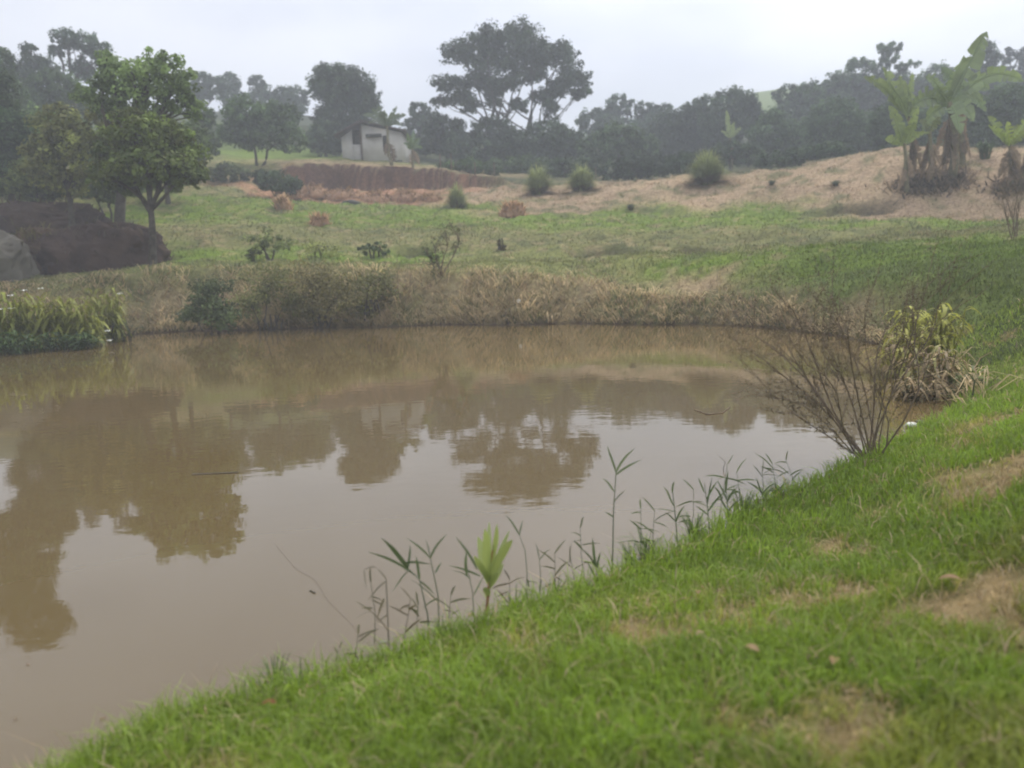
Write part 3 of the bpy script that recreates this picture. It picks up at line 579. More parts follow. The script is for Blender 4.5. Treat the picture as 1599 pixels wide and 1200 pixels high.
# bank thicket
shrub('dark green bush hanging into the water on the far bank', 19.6, 335, [(330, 480, 48, 28), (350, 496, 42, 20), (300, 490, 28, 22), (335, 452, 44, 22)], (.060, .080, .036), base_v=506, leaf=.075, cov=1.3, stems=5, limbs=8, hollow=.2, clump=.45)
TH = [('tangled olive bush on the far bank right of the dark waterside bush', 420, [(420, 440, 46, 40), (390, 470, 34, 32), (455, 470, 40, 34)], (.115, .125, .055)),
      ('brownish tangled bush in the middle of the far bank thicket', 500, [(490, 438, 48, 42), (530, 460, 46, 38), (480, 485, 44, 26)], (.13, .12, .06)),
      ('thin greenish-brown bush at the end of the far bank thicket', 585, [(575, 440, 40, 24), (600, 465, 36, 28), (560, 485, 36, 22)], (.12, .125, .058))]
for lab, u, bl, c in TH: shrub(lab, 19.9, u, bl, c, base_v=495, leaf=.075, cov=.75, stems=7, limbs=12, hollow=.1, clump=.5, group='bushes tangled along the far bank', warm=.4)

# --- leafy and grassy clumps with arching blades
def grass_clump(label, base, R_, H_, n_, col, group=None, name='grass_clump', cat='grass clump', w=.012, dead=.15):
    """fountain of arching blades; returns one mesh plus a dead skirt part"""
    t = empty(name, list(map(float, base))); tag(t, label, cat, group)
    r = np.random.default_rng(int(abs(base[0]) * 100 + n_))
    for part, nn, cl, hs, rs in (('leaves', n_, np.array(col), 1.0, 1.0), ('dead_leaves', int(n_ * dead), np.array([.16, .12, .07]), .5, 1.15)):
        th = r.uniform(0, 2 * np.pi, nn); ln = r.uniform(.25, 1, nn) ** .7 * R_ * rs; hh_ = H_ * hs * r.uniform(.55, 1.05, nn) * (1 - .25 * (ln / (R_ * rs)))
        b0 = np.array(base) + np.stack([np.cos(th), np.sin(th), 0 * th], -1) * (r.uniform(0, .28, nn) * R_)[:, None]
        if n_ > 900:
            lob = 1 + .22 * np.sin(th * 3 + base[0]) + .15 * np.sin(th * 5 + 2 * base[0]); ln = ln * lob * r.uniform(.4, 1.25, nn); hh_ = hh_ * r.uniform(.55, 1.1, nn) * (1.05 - .45 * np.clip(ln / R_, 0, 1.3)) * (.85 + .15 * lob)
        D = np.stack([np.cos(th), np.sin(th)], -1); S = np.stack([-np.sin(th), np.cos(th)], -1) * w
        ts = np.array([0, .3, .6, .85, 1.0]); V = np.zeros((nn, 9, 3)); k = 0
        for t_ in ts:
            rad_ = ln * t_ ** 1.5; zz_ = hh_ * (1 - (1 - t_) ** 2) * (1 - .42 * t_ ** 3 * (ln / R_))
            P_ = b0[:, :2] + D * rad_[:, None]
            if t_ < 1:
                ww = (1 - t_ * .75); V[:, k, :2] = P_ - S * ww; V[:, k + 1, :2] = P_ + S * ww; V[:, k, 2] = V[:, k + 1, 2] = b0[:, 2] + zz_; k += 2
            else: V[:, k, :2] = P_; V[:, k, 2] = b0[:, 2] + zz_
        i = np.arange(nn)[:, None] * 9
        q = np.concatenate([i + np.array([a_, a_ + 1, a_ + 3, a_ + 2]) for a_ in (0, 2, 4)]); tr = i + np.array([6, 7, 8])
        cc_ = np.repeat((cl[None] * r.uniform(.65, 1.4, nn)[:, None])[:, None], 9, 1)
        o = mesh_np(part, V, q, tr, mat=M_GRASS, parent=t, col=cc_.reshape(-1, 3)); o['kind'] = 'stuff'
    return t
def clump_at(label, u, v, Y, wpx, hpx, n_, col, **kw):
    x_ = at(u, v, Y)[0]; return grass_clump(label, (x_, Y, gz(x_, Y) - .03), wpx * px(Y), hpx * px(Y), n_, col, **kw)
TG = 'tall grass clumps on the dry mound'
clump_at('smallest tall grass clump, at the low end of the mound', 714, 322, 38.5, 24, 52, 1300, (.26, .29, .10), group=TG, w=.02)
clump_at('round tall grass clump, left of two together on the mound', 841, 306, 40.5, 29, 60, 1900, (.27, .31, .11), group=TG, w=.02, dead=.3)
clump_at('round tall grass clump, right of two together on the mound', 909, 302, 40, 30, 56, 1900, (.27, .31, .11), group=TG, w=.02, dead=.3)
clump_at('tall grass clump with dark base standing alone on the crest', 1103, 290, 37.5, 38, 70, 2400, (.27, .31, .12), group=TG, w=.02, dead=.35)
for u, v, Y, w_, h_, c, lab in ((985, 325, 35, 8, 14, (.08, .10, .04), 'small green weed on the pink slope under the crest'), (1205, 290, 35, 9, 10, (.1, .12, .06), 'small grey weed beside the dip in the dry slope'), (1305, 290, 33.5, 10, 12, (.09, .12, .05), 'weed tuft left of the banana plants on the dry slope')):
    clump_at(lab, u, v, Y, w_, h_, 160, c, name='weed', cat='weed', w=.02)

# ------------------------------------------------------------------ banana plants
def banana_leaf(root, p0, p1, width, col, name='leaf', sag=.3, seed=0, tears=.25, fold=.3, mat=None):
    r = np.random.default_rng(seed); p0 = np.asarray(p0, float); p1 = np.asarray(p1, float); L_ = np.linalg.norm(p1 - p0); n_ = 15
    t_ = np.linspace(0, 1, n_)[:, None]; mid = p0 + (p1 - p0) * t_ + np.array([0, 0, sag * L_]) * np.sin(np.pi * t_ ** 1.1)
    T = np.gradient(mid, axis=0); T /= np.linalg.norm(T, axis=1)[:, None]
    view = np.array([.25 * r.normal(), 1, .25 * r.normal()]); S = np.cross(T, view); S /= np.linalg.norm(S, axis=1)[:, None]
    N_ = np.cross(S, T)
    prof = np.sin(np.pi * np.clip((t_[:, 0] - .08) / .92, 0, 1) ** .8) ** .55 * (t_[:, 0] > .1); prof[-1] = .05
    g = Geo(); g.tube(mid, np.linspace(width * .075, width * .015, n_), 5, c=np.array(col) * 1.35)
    for sgn in (-1, 1):
        for i in range(1, n_ - 1):
            j = i + 1; tear = r.uniform(0, 1) < tears; sh = r.uniform(.7, 1.0) if tear else 1.0; dr = r.uniform(.1, .5) if tear else 0
            wi, wj = prof[i] * width * sh * .5, prof[j] * width * sh * .5
            o0 = S[i] * wi * sgn - N_[i] * wi * fold - np.array([0, 0, dr * wi]); o1 = S[j] * wj * sgn - N_[j] * wj * fold - np.array([0, 0, dr * wj])
            if tear: o1 = o1 - T[j] * L_ * .018
            h0, h1 = o0 * .5 + N_[i] * wi * .12, o1 * .5 + N_[j] * wj * .12
            g.add([mid[i], mid[j], mid[j] + h1, mid[i] + h0, mid[j] + o1, mid[i] + o0], q=[[0, 1, 2, 3], [3, 2, 4, 5]], c=np.array(col) * r.uniform(.85, 1.2))
    return g.build(name, mat or M_BANANA, root, smooth=False)

def banana(label, Y, bu, bv, crown_uv, leaves, stem_w=14, dead=8, col=(.13, .19, .055), group=None, seedb=0, cat='banana plant', stem_n=1, name='banana_plant'):
    bx = at(bu, bv, Y)[0]; bz = gz(bx, Y); base = np.array([bx, Y, bz - .05]); t = empty(name, base.tolist()); tag(t, label, cat, group)
    cp = at(*crown_uv, Y); r = np.random.default_rng(seedb); s = px(Y)
    g = Geo(); pts = curve(base, cp, 8, .015, r=r); g.tube(pts, np.linspace(stem_w * .36 * s, stem_w * .2 * s, 8), 9)
    g.build('trunk', M_STEM, t, smooth=True)
    for k, (u, v, wpx, sg) in enumerate(leaves):
        dy_ = r.uniform(-.5, .5)
        banana_leaf(t, cp - np.array([0, 0, .1]), at(u, v, Y + dy_), wpx * 1.0 * s, np.array(col) * np.array([1.45, 1.35, 1.25]) * r.uniform(.75, 1.15), sag=sg, seed=seedb * 50 + k, tears=.42)
    for k in range(dead):                       # brown leaves hanging down the stem
        a_ = r.uniform(0, 2 * np.pi); top = base + (cp - base) * r.uniform(.35, .95); q_ = top + np.array([math.cos(a_) * .38, math.sin(a_) * .38, 0]) * r.uniform(.4, 1.3) - np.array([0, 0, (top[2] - bz) * r.uniform(.5, .95)])
        banana_leaf(t, top, q_, r.uniform(6, 14) * s, np.array([.24, .18, .12]) * r.uniform(.5, 1.4), name='dead_leaf', sag=.12, seed=seedb * 70 + k, tears=.9, fold=.8, mat=M_STRAW)
    return t
M_LITTER = noise_mat('withered_litter', (.15, .115, .08), (.26, .20, .14), 4, bump=.8)
M_STEM = noise_mat('banana_stem', (.13, .12, .07), (.22, .20, .12), 5, bump=.5)
BG = 'banana plants on the dry mound'
banana('short front banana plant with low bright leaves at the left of the group', 31.2, 1418, 290, (1412, 224), [(1382, 218, 15, .12), (1388, 165, 20, .05), (1400, 175, 16, .02), (1434, 168, 13, .05), (1452, 208, 9, .18), (1432, 190, 16, .1)], 11, 9, (.17, .24, .05), BG, 1)
banana('banana plant with fan of broad pale leaves behind the short one', 32.2, 1428, 280, (1418, 182), [(1348, 120, 17, .12), (1378, 104, 24, .02), (1405, 118, 18, .0), (1425, 112, 12, .0), (1440, 150, 14, .1)], 12, 8, (.15, .21, .07), BG, 2)
banana('tallest banana plant with one upright leaf into the sky and drooping side leaves', 31.6, 1487, 275, (1482, 160), [(1541, 50, 34, .03), (1425, 165, 34, .22), (1445, 120, 20, .16), (1600, 128, 24, .22), (1500, 100, 22, .05), (1520, 190, 24, .3), (1440, 205, 24, .22), (1500, 210, 26, .25), (1462, 140, 24, .1), (1535, 160, 22, .25)], 19, 14, (.13, .19, .075), BG, 3)
banana('thick-stemmed banana plant right behind the tallest one', 32.8, 1500, 272, (1498, 150), [(1470, 105, 20, .05), (1545, 140, 22, .2), (1460, 170, 24, .3), (1540, 175, 20, .25)], 17, 14, (.11, .17, .07), BG, 4)
banana('leaning banana stem with withered skirt between the front plants', 31.4, 1455, 285, (1452, 205), [(1435, 190, 12, .2), (1470, 185, 14, .2)], 12, 12, (.12, .16, .06), BG, 5)
banana('low banana plant with fresh yellow-green leaves at the right frame edge', 29.6, 1580, 285, (1577, 224), [(1541, 181, 15, .06), (1543, 196, 14, .04), (1572, 190, 16, .0), (1612, 180, 17, .08), (1610, 205, 15, .15), (1560, 205, 14, .1)], 11, 14, (.18, .25, .05), BG, 6)
banana('withered banana stem leaning beside the low banana plant', 30, 1600, 290, (1606, 215), [(1630, 190, 15, .1), (1580, 200, 12, .2)], 11, 12, (.13, .17, .06), BG, 7)
banana('banana palm with spread leaves in front of the house wall', 50, 612, 256, (604, 196), [(566, 180, 10, .12), (580, 170, 10, .08), (620, 166, 8, .02), (590, 165, 9, .05), (634, 180, 10, .12), (600, 172, 9, .02), (628, 196, 8, .2), (574, 194, 7, .2)], 8, 3, (.07, .105, .05), None, 8)
banana('young upright banana plant right of the house', 50.5, 645, 258, (643, 232), [(646, 203, 8, .0), (636, 208, 8, .05), (656, 215, 7, .05), (630, 225, 7, .15), (660, 232, 6, .2)], 6, 2, (.07, .125, .04), None, 9)
banana('tall pale banana leaves standing out in front of the dome-shaped tree', 52, 1143, 270, (1140, 215), [(1134, 172, 8, .0), (1146, 190, 8, .05), (1158, 200, 7, .1), (1125, 205, 6, .15)], 6, 3, (.14, .19, .07), None, 10)
clump_at('sword-leaved green plant between the two banana groups', 1538, 250, 33.5, 22, 40, 60, (.06, .11, .04), name='sword_plant', cat='plant', w=.05)

# heap of withered leaves under the bananas
def heap(label, u, v, Y, wpx, hpx, name, cat, mat, seed, blades_col=None, nb=0, depth=.6, power=2.0, segs=20):
    c = at(u, v, Y); c[2] = gz(c[0], Y); r = np.random.default_rng(seed); a_, b_ = wpx * px(Y) / 2, hpx * px(Y)
    nu, nv = segs * 2, segs; th = np.linspace(0, 2 * np.pi, nu, endpoint=False); ph = np.linspace(0, 1, nv)
    TH_, PH = np.meshgrid(th, ph); rad_ = np.cos(PH * np.pi / 2) ** (1 / power * 1.3) ; zz_ = np.sin(PH * np.pi / 2) ** (2 / power)
    nn = fbm(np.cos(TH_) * 1.7 + PH * 2 + seed, np.sin(TH_) * 1.7 - PH * 2, seed, 4) - .5
    rr = 1 + nn * .38 + (np.abs(fbm(TH_ * 2.2 + seed, PH * 3.2, seed + 5, 4) - .5) - .12) * .35
    V = np.stack([np.cos(TH_) * rad_ * a_ * rr, np.sin(TH_) * rad_ * a_ * depth * rr, zz_ * b_ * (1 + nn * .5) - .12], -1)
    idx_ = np.arange(nu * nv).reshape(nv, nu); q = np.stack([idx_[:-1], np.roll(idx_[:-1], -1, 1), np.roll(idx_[1:], -1, 1), idx_[1:]], -1).reshape(-1, 4)
    t = mesh_np(name, V.reshape(-1, 3) + c, q, mat=mat, origin=c, smooth=True, col=(.1, .08, .05)); tag(t, label, cat)
    if nb:
        k = r.integers(0, nu * (nv - 2), nb); P_ = V.reshape(-1, 3)[k] + c + r.normal(0, .03, (nb, 3))
        o = blades('straw', P_, r.uniform(.12, .35, nb), np.full(nb, .012 + .0006 * Y), r.uniform(.5, 2.2, nb), r.uniform(0, 6.28, nb), np.array(blades_col) * r.uniform(.5, 1.4, nb)[:, None], mat=M_STRAW)
        o.parent = t; o.location = -Vector(c.tolist()); o['kind'] = 'stuff'
    return t
def litter(label, u, Y, wpx, dm, nb, seed):
    r = np.random.default_rng(seed); cx = at(u, 290, Y)[0]; w_ = wpx * px(Y) / 2; X_ = cx + r.normal(0, .5, nb) * w_; Y_ = Y + r.normal(0, .5, nb) * dm; Z_ = height(X_, Y_)
    o = blades('leaf_litter', np.stack([X_, Y_, Z_], -1), r.uniform(.10, .42, nb), r.uniform(.015, .05, nb), r.uniform(.5, 2.6, nb), r.uniform(0, 6.28, nb), np.array([.20, .15, .10]) * r.uniform(.4, 1.4, nb)[:, None], mat=M_STRAW, droop=.9)
    tag(o, label, 'leaf litter')
litter('brown litter of withered banana leaves under the main banana group', 1455, 31.6, 100, 1.0, 1500, 3)
litter('brown litter of withered leaves under the low banana plant at the right edge', 1592, 29.8, 70, .8, 900, 4)

# termite-like clods and the earth mounds at left
heap('reddish clod at the foot of the dry mound below two grass clumps', 800, 338, 35, 36, 18, 'clod', 'clod', M_REDSOIL, 5, (.5, .32, .19), 250)
heap('pale reddish clod highest on the left slope', 443, 332, 35.5, 26, 18, 'clod', 'clod', M_REDSOIL, 6, (.55, .38, .23), 200)
heap('reddish clod lower on the left slope', 500, 355, 32, 30, 18, 'clod', 'clod', M_REDSOIL, 7, (.5, .34, .2), 200)
heap('flat dark rock at the edge of the spoil below the cut bank', 547, 319, 41, 30, 7, 'rock', 'rock', M_ROCK, 8)
for i, (u, v, Y, w_, h_) in enumerate(((450, 312, 43.2, 46, 13), (490, 310, 44, 50, 18), (535, 312, 43.6, 56, 15), (585, 314, 43.4, 50, 17), (630, 316, 43.6, 48, 18), (670, 316, 43.2, 44, 9))):
    lab = ['low reddish spoil heap at the left end of the cut bank', 'reddish spoil heap with pointed top under the cut bank', 'wide spoil heap behind the flat dark rock', 'pinkish spoil heap right of the flat dark rock', 'tallest pale spoil heap below the house palm', 'flat spoil heap at the right end of the cut'][i]
    heap(lab, u, v, Y, w_, h_, 'spoil_heap', 'earth heap', M_REDSOIL, 20 + i, (.33, .22, .13), 160, power=1.6).__setitem__('group', 'spoil heaps below the cut bank')
heap('large dark brown rounded earth mound beside the low-crowned tree', 165, 408, 24.6, 205, 72, 'earth_mound', 'earth mound', M_DARKSOIL, 9, (.09, .075, .05), 150, depth=.5, power=2.15, segs=64)
heap('long dark brown earth mound behind the large one', 40, 365, 30, 250, 42, 'earth_mound', 'earth mound', M_DARKSOIL, 10, (.12, .10, .05), 150, depth=.3, power=2.4, segs=54)
heap('reddish brown earth bank joining the pale boulder to the dark mound', 70, 425, 24.4, 110, 64, 'earth_bank', 'earth bank', noise_mat('brown_soil', (.07, .045, .03), (.14, .095, .06), 1.5, bump=.7, bscale=6, dist=.1), 12, (.13, .11, .045), 200, depth=.4, power=2.4, segs=54)
heap('pale grey smooth boulder at the left frame edge', -45, 440, 23.2, 180, 74, 'boulder', 'boulder', M_PALEROCK, 11, depth=.5, power=2.6, segs=54)

# ------------------------------------------------------------------ house
def box_v(x0, x1, y0, y1, z0, z1):
    V = np.array([(x, y, z) for x in (x0, x1) for y in (y0, y1) for z in (z0, z1)], float)
    return V, np.array([[0, 1, 3, 2], [4, 6, 7, 5], [0, 4, 5, 1], [2, 3, 7, 6], [0, 2, 6, 4], [1, 5, 7, 3]])
hy = 53.0; hp = at(580, 250, hy); hz = gz(hp[0], hy) - .1; s = px(hy)
xl, xm, xr = at(533, 240, hy)[0], at(567, 240, hy)[0], at(629, 240, hy)[0]; xp = at(550, 240, hy)[0]
hb = at(580, 252, hy)[2]; hz = min(hz, hb - .3)
zt = at(567, 191, hy)[2]; zr = at(629, 204, hy)[2]; zl = at(533, 212, hy)[2]
house = empty('small_house', (float(xm), hy, float(hb))); tag(house, 'small pale-walled house with low dark roof above the cut bank', 'house')
g = Geo()                                       # gable wall, right half
def slab(g, pts, y0, y1):
    n_ = len(pts); V = [(x, y0, z) for x, z in pts] + [(x, y1, z) for x, z in pts]
    g.add(V, q=[[i, (i + 1) % n_, (i + 1) % n_ + n_, i + n_] for i in range(n_)] + ([[0, 3, 2, 1], [4, 5, 6, 7]] if n_ == 4 else []))
slab(g, [(xm, hz), (xr, hz), (xr, zr - .12), (xm, zt - .15)], hy, hy + .18); g.build('front_wall', M_WALL, house)
g = Geo(); slab(g, [(xl, hz), (xp, hz), (xp, zl + .38), (xl, zl - .1)], hy + .3, hy + .45); g.build('side_wall', M_WALL, house)
g = Geo(); V, q = box_v(xl, xl + .15, hy + .455, hy + 5, hz, zl - .1); g.add(V, q); V, q = box_v(xr - .15, xr - .003, hy + .183, hy + 5, hz, zr - .12); g.add(V, q); V, q = box_v(xl, xr, hy + 5.003, hy + 5.2, hz, zl - .1); g.add(V, q); g.build('outer_wall', M_WALL, house)
g = Geo(); V, q = box_v(xp + .003, xm - .003, hy + 1.3, hy + 1.45, hz, zt - .35); g.add(V, q); g.build('porch_back_wall', M_WOOD, house)
g = Geo(); V, q = box_v(xp + .003, xm - .003, hy + .32, hy + .44, hz, hb + 1.15); g.add(V, q); g.build('porch_parapet', M_WALL, house)
for (xa, za, xb, zb) in ((xm - .02, zt, xr + .3, zr - .1), (xl - .35, zl - .08, xm + .02, zt)):
    g = Geo(); slab(g, [(xa, za), (xb, zb), (xb, zb + .09), (xa, za + .09)], hy - .35, hy + 5.4)
    rf = g.build('roof', M_ROOF, house)
    g = Geo()
    for k in range(11):
        f_ = (k + .5) / 11; x_ = xa + (xb - xa) * f_; z_ = za + (zb - za) * f_ + .10; g.tube(np.array([(x_, hy - .34, z_), (x_, hy + 5.39, z_)]), [.045, .045], 5)
    rg = g.build('roof_ridges', M_ROOF, rf); rg.location = (0, 0, 0); rg['kind'] = 'stuff'
def hbox(name, mat, u0, u1, v0, v1, y0, y1, par):
    a_, b_ = at(u0, v1, hy), at(u1, v0, hy); g = Geo(); V, q = box_v(a_[0], b_[0], y0, y1, a_[2], b_[2]); g.add(V, q); return g.build(name, mat, par)
hbox('awning', M_ROCK, 572, 596, 210, 215, hy - .35, hy - .003, house)
hbox('window', M_DARK, 599, 604, 212, 238, hy - .03, hy + .05, house)
hbox('base_strip', M_ROCK, 569, 628, 251, 255, hy - .05, hy - .003, house)
hbox('porch_post', M_WOOD, 564, 566, 196, 252, hy + .1, hy + .25, house)

# fence stakes at the foot of the wood
for i, (u, v0, v1) in enumerate(((688, 275, 262), (705, 277, 260), (742, 280, 266), (772, 284, 268), (930, 287, 275), (958, 285, 270))):
    a_ = at(u, v0, 47.5); a_[2] = gz(a_[0], 47.5); g = Geo(); hh_ = (v0 - v1) * px(47.5) + .3; g.tube(np.array([a_ + [0, 0, -.2], a_ + [.03, 0, hh_ * .5], a_ + [.02, 0, hh_]]), [.045, .04, .035], 6)
    o = g.build('fence_post', M_WOOD, origin=a_); tag(o, ['thin grey fence post nearest the house', 'second grey fence post from the house', 'grey fence post beyond the low bush', 'grey fence post just left of the mound grass clumps', 'grey fence post right of the paired grass clumps', 'grey fence post furthest from the house'][i], 'fence post', 'grey fence posts at the foot of the wood')

# ------------------------------------------------------------------ white-flowered waterside plants at left
def lance(p0, d, L_, W_, up=.3, droop=.6, n_=5):
    """one lanceolate leaf as vertices and quads"""
    d = np.asarray(d, float); d /= np.linalg.norm(d); t_ = np.linspace(0, 1, n_)
    S = np.cross(d, [0, 0, 1.0]); S /= np.linalg.norm(S) + 1e-6
    mid = np.asarray(p0) + d * (t_ * L_)[:, None] + np.array([0, 0, 1.0]) * (up * L_ * t_ - droop * L_ * t_ ** 2)[:, None]
    w_ = W_ * .5 * np.sin(np.pi * np.clip(t_ * .93 + .05, 0, 1)) ** .8; w_[-1] = .0005
    lift = np.array([0, 0, 1.0]) * (w_ * .35)[:, None]
    V = np.concatenate([mid - S * w_[:, None] + lift, mid, mid + S * w_[:, None] + lift]); q = []
    for i in range(n_ - 1): q += [[i, i + 1, n_ + i + 1, n_ + i], [n_ + i, n_ + i + 1, 2 * n_ + i + 1, 2 * n_ + i]]
    return V, q
def ginger(label, u, v, Y, wpx, hpx, nst, col, flowers=(), group=None, dead=0.0, name='lily_plant', cat='plant', ll=.32, lw=.05):
    c = at(u, v, Y); c[2] = max(gz(c[0], Y), -.02); t = empty(name, c.tolist()); tag(t, label, cat, group); r = np.random.default_rng(int(u) + 900)
    gs, gl = Geo(), Geo(); a_, H_ = wpx * px(Y) / 2, 1.2 * hpx * px(Y)
    for k in range(nst):
        b0 = c + np.array([r.uniform(-1, 1) * a_ * .8, r.uniform(-.6, .6) * a_ * .7, -.05]); hh_ = H_ * r.uniform(.5, 1.02); tp = b0 + np.array([r.normal(0, .12), r.normal(0, .1) - .05, hh_])
        pts = curve(b0, tp, 5, .03, r=r); gs.tube(pts, np.linspace(.012, .006, 5), 4, c=np.array(col) * .8)
        az = r.uniform(0, 6.28)
        for j in range(7):
            f_ = .25 + .75 * j / 6; p_ = b0 + (tp - b0) * f_; an_ = az + np.pi * (j % 2) + r.normal(0, .35)
            cl = np.array(col) * r.uniform(.65, 1.4) if r.uniform() > dead else np.array([.46, .34, .18]) * r.uniform(.5, 1.2)
            V, q = lance(p_, (math.cos(an_), math.sin(an_), .35), ll * r.uniform(.6, 1.2), lw * r.uniform(.7, 1.3), .45, .75 + (.6 if cl[0] > .2 else 0)); gl.add(V, q, c=cl)
    gs.build('stems', M_GRASS, t, kind='stuff'); gl.build('leaves', M_GRASS, t, kind='stuff')
    for (fu, fv) in flowers:
        p_ = at(fu, fv, Y - a_ * .5); g = Geo()
        for k in range(4):
            V, q = lance(p_, (math.cos(k * 1.6 + fu), math.sin(k * 1.6 + fu) - .3, .4), .085, .06, .3, .5, 4); g.add(V, q, c=(.8, .8, .72))
        g.build('flower', M_WHITE, t, origin=p_)
    return t
LG = 'white-flowered plants at the left waterline'
ginger('white-flowered leafy clump at the left frame edge', 5, 520, 17.2, 70, 80, 60, (.24, .27, .04), [(17, 463), (2, 484), (18, 483), (38, 455)], LG)
ginger('dense yellow-green leafy clump right of the frame-edge clump', 70, 520, 17.6, 90, 74, 80, (.26, .28, .04), [(64, 452)], LG)
ginger('waterside leafy clump with bright leaves near the middle', 125, 528, 17.6, 70, 66, 55, (.28, .30, .045), [(169, 518), (172, 533)], LG)
ginger('upright leafy clump with one white flower at its right end', 168, 518, 18.6, 60, 72, 42, (.26, .28, .045), [(187, 460)], LG)
ginger('low dark green floating leaves in front of the left clumps', 20, 545, 16.6, 80, 30, 30, (.07, .12, .03), [], LG)
ginger('low green floating leaves below the bright clump', 110, 530, 17.0, 80, 24, 30, (.07, .12, .03), [], LG)
ginger('small grey-green rushes at the right end of the left clumps', 190, 522, 18.6, 34, 36, 16, (.08, .10, .05), [], LG, lw=.02)

# yellowing plants by the right inlet
YG = 'yellowing plants by the right inlet'
ginger('tall yellow-green leafy plant behind the bare willow shrub', 1440, 560, 9.8, 84, 90, 56, (.42, .42, .08), [], YG, ll=.24, lw=.04)
ginger('yellowing leafy plant leaning toward the inlet', 1408, 560, 9.5, 56, 64, 26, (.42, .40, .09), [], YG, dead=.25, ll=.26, lw=.038)
ginger('dry straw-coloured leafy clump above the inlet', 1458, 600, 8.4, 76, 66, 36, (.30, .28, .09), [], YG, dead=.6, ll=.22, lw=.03)
ginger('dead brown leafy clump at the water in the inlet', 1440, 618, 8.0, 70, 36, 26, (.13, .12, .05), [], YG, dead=.85, ll=.2, lw=.025)
ginger('dry clump with bent pale leaves at the grass edge', 1500, 598, 8.2, 40, 40, 10, (.14, .17, .05), [], YG, dead=.5, ll=.22, lw=.03)
ginger('single broad green leaf shoot at the inlet grass edge', 1499, 590, 8.1, 8, 52, 2, (.15, .2, .05), [], YG, ll=.3, lw=.06)

# ------------------------------------------------------------------ twiggy shrubs
def grow(g, gl, p0, d, L_, rad, depth, r, bias, leafc, leaf_l, leafn):
    n_ = 5; d = d / np.linalg.norm(d); pts = [p0]; dd = d.copy()
    for i in range(n_ - 1): dd = dd + r.normal(0, .10, 3) + bias * .06; dd /= np.linalg.norm(dd); pts.append(pts[-1] + dd * L_ / (n_ - 1))
    g.tube(np.array(pts), np.linspace(rad, rad * .6, n_), 5 if rad > .006 else 3)
    if depth == 0 or rad < .004:
        for k in range(leafn):
            p_ = pts[r.integers(1, n_)]; an_ = r.uniform(0, 6.28); V, q = lance(p_, (math.cos(an_), math.sin(an_), r.uniform(-.3, .6)), leaf_l * r.uniform(.6, 1.3), leaf_l * .22, .2, .5, 3); gl.add(V, q, c=np.array(leafc) * r.uniform(.6, 1.4))
    if depth > 0:
        for k in range(r.integers(2, 4)):
            i = r.integers(1, n_); nd = dd + r.normal(0, .42, 3); grow(g, gl, pts[i], nd, L_ * r.uniform(.55, .85), rad * .62, depth - 1, r, bias, leafc, leaf_l, leafn)
def twig_shrub(label, bu, bv, Y, targets, rad=.016, depth=2, leafc=(.06, .055, .03), leaf_l=.05, leafn=2, name='willow_shrub', seed=1, z=None):
    c = at(bu, bv, Y); c[2] = gz(c[0], Y) - .03; t = empty(name, c.tolist()); tag(t, label, 'shrub'); r = np.random.default_rng(seed); gl = Geo()
    for (u, v, dy_) in targets:
        g = Geo(); e = at(u, v, Y + dy_); p_ = c + np.array([r.normal(0, .03), r.normal(0, .03), 0]); k1 = curve(p_, p_ + (e - p_) * r.uniform(.9, 1.06), 7, .06, .05, r=r)
        g.tube(k1, np.linspace(rad, rad * .45, 7) * r.uniform(.7, 1.15), 6)
        L_ = np.linalg.norm(e - p_)
        for i in (2, 3, 4, 5, 6):
            for _ in range(2):
                nd = (k1[i] - k1[i - 1]); nd /= np.linalg.norm(nd); grow(g, gl, k1[i], nd + r.normal(0, .4, 3), L_ * .24, rad * .38, depth - 1, r, np.array([0, 0, 1.0]), leafc, leaf_l, leafn)
        g.build('stem', M_TWIG, t)
    gl.build('leaves', M_LEAF, t, kind='stuff'); return t
twig_shrub('nearly bare brown willow shrub leaning over the water from the grass edge', 1362, 712, float(on_z(1362, 712, .1)[1]),
           [(1190, 560, .3), (1215, 520, .5), (1262, 500, .2), (1300, 482, .5), (1348, 475, 0), (1443, 462, .1), (1410, 520, -.2), (1200, 605, 0), (1255, 560, -.3), (1325, 520, -.3), (1385, 500, .3), (1290, 560, .4), (1232, 625, -.3), (1425, 500, 0), (1185, 530, .2), (1240, 488, .3), (1460, 490, .3)], seed=5, depth=2, leafn=11, leaf_l=.036, rad=.0072, leafc=(.09, .075, .04))
twig_shrub('grey twiggy shrub at the right frame edge on the upper lawn', 1582, 372, 17.0, [(1565, 310, 0), (1580, 295, .2), (1595, 290, 0), (1605, 300, .2), (1570, 330, .1), (1610, 330, 0), (1588, 310, -.2)], rad=.012, depth=2, leafc=(.12, .12, .07), leaf_l=.05, leafn=2, name='twiggy_shrub', seed=6)
twig_shrub('young sapling with few dark leaves on the far bank crest', 688, 422, 20.6, [(668, 395, 0), (682, 380, .1), (697, 368, 0), (708, 362, -.1), (676, 405, 0)], rad=.018, depth=2, leafc=(.06, .085, .03), leaf_l=.13, leafn=4, name='sapling', seed=7)
twig_shrub('leafless thin weed stalks between thicket and sapling', 630, 440, 20.0, [(618, 400, 0), (640, 405, .1), (600, 405, 0)], rad=.008, depth=1, leafc=(.09, .08, .04), leaf_l=.06, leafn=3, name='weed', seed=8)

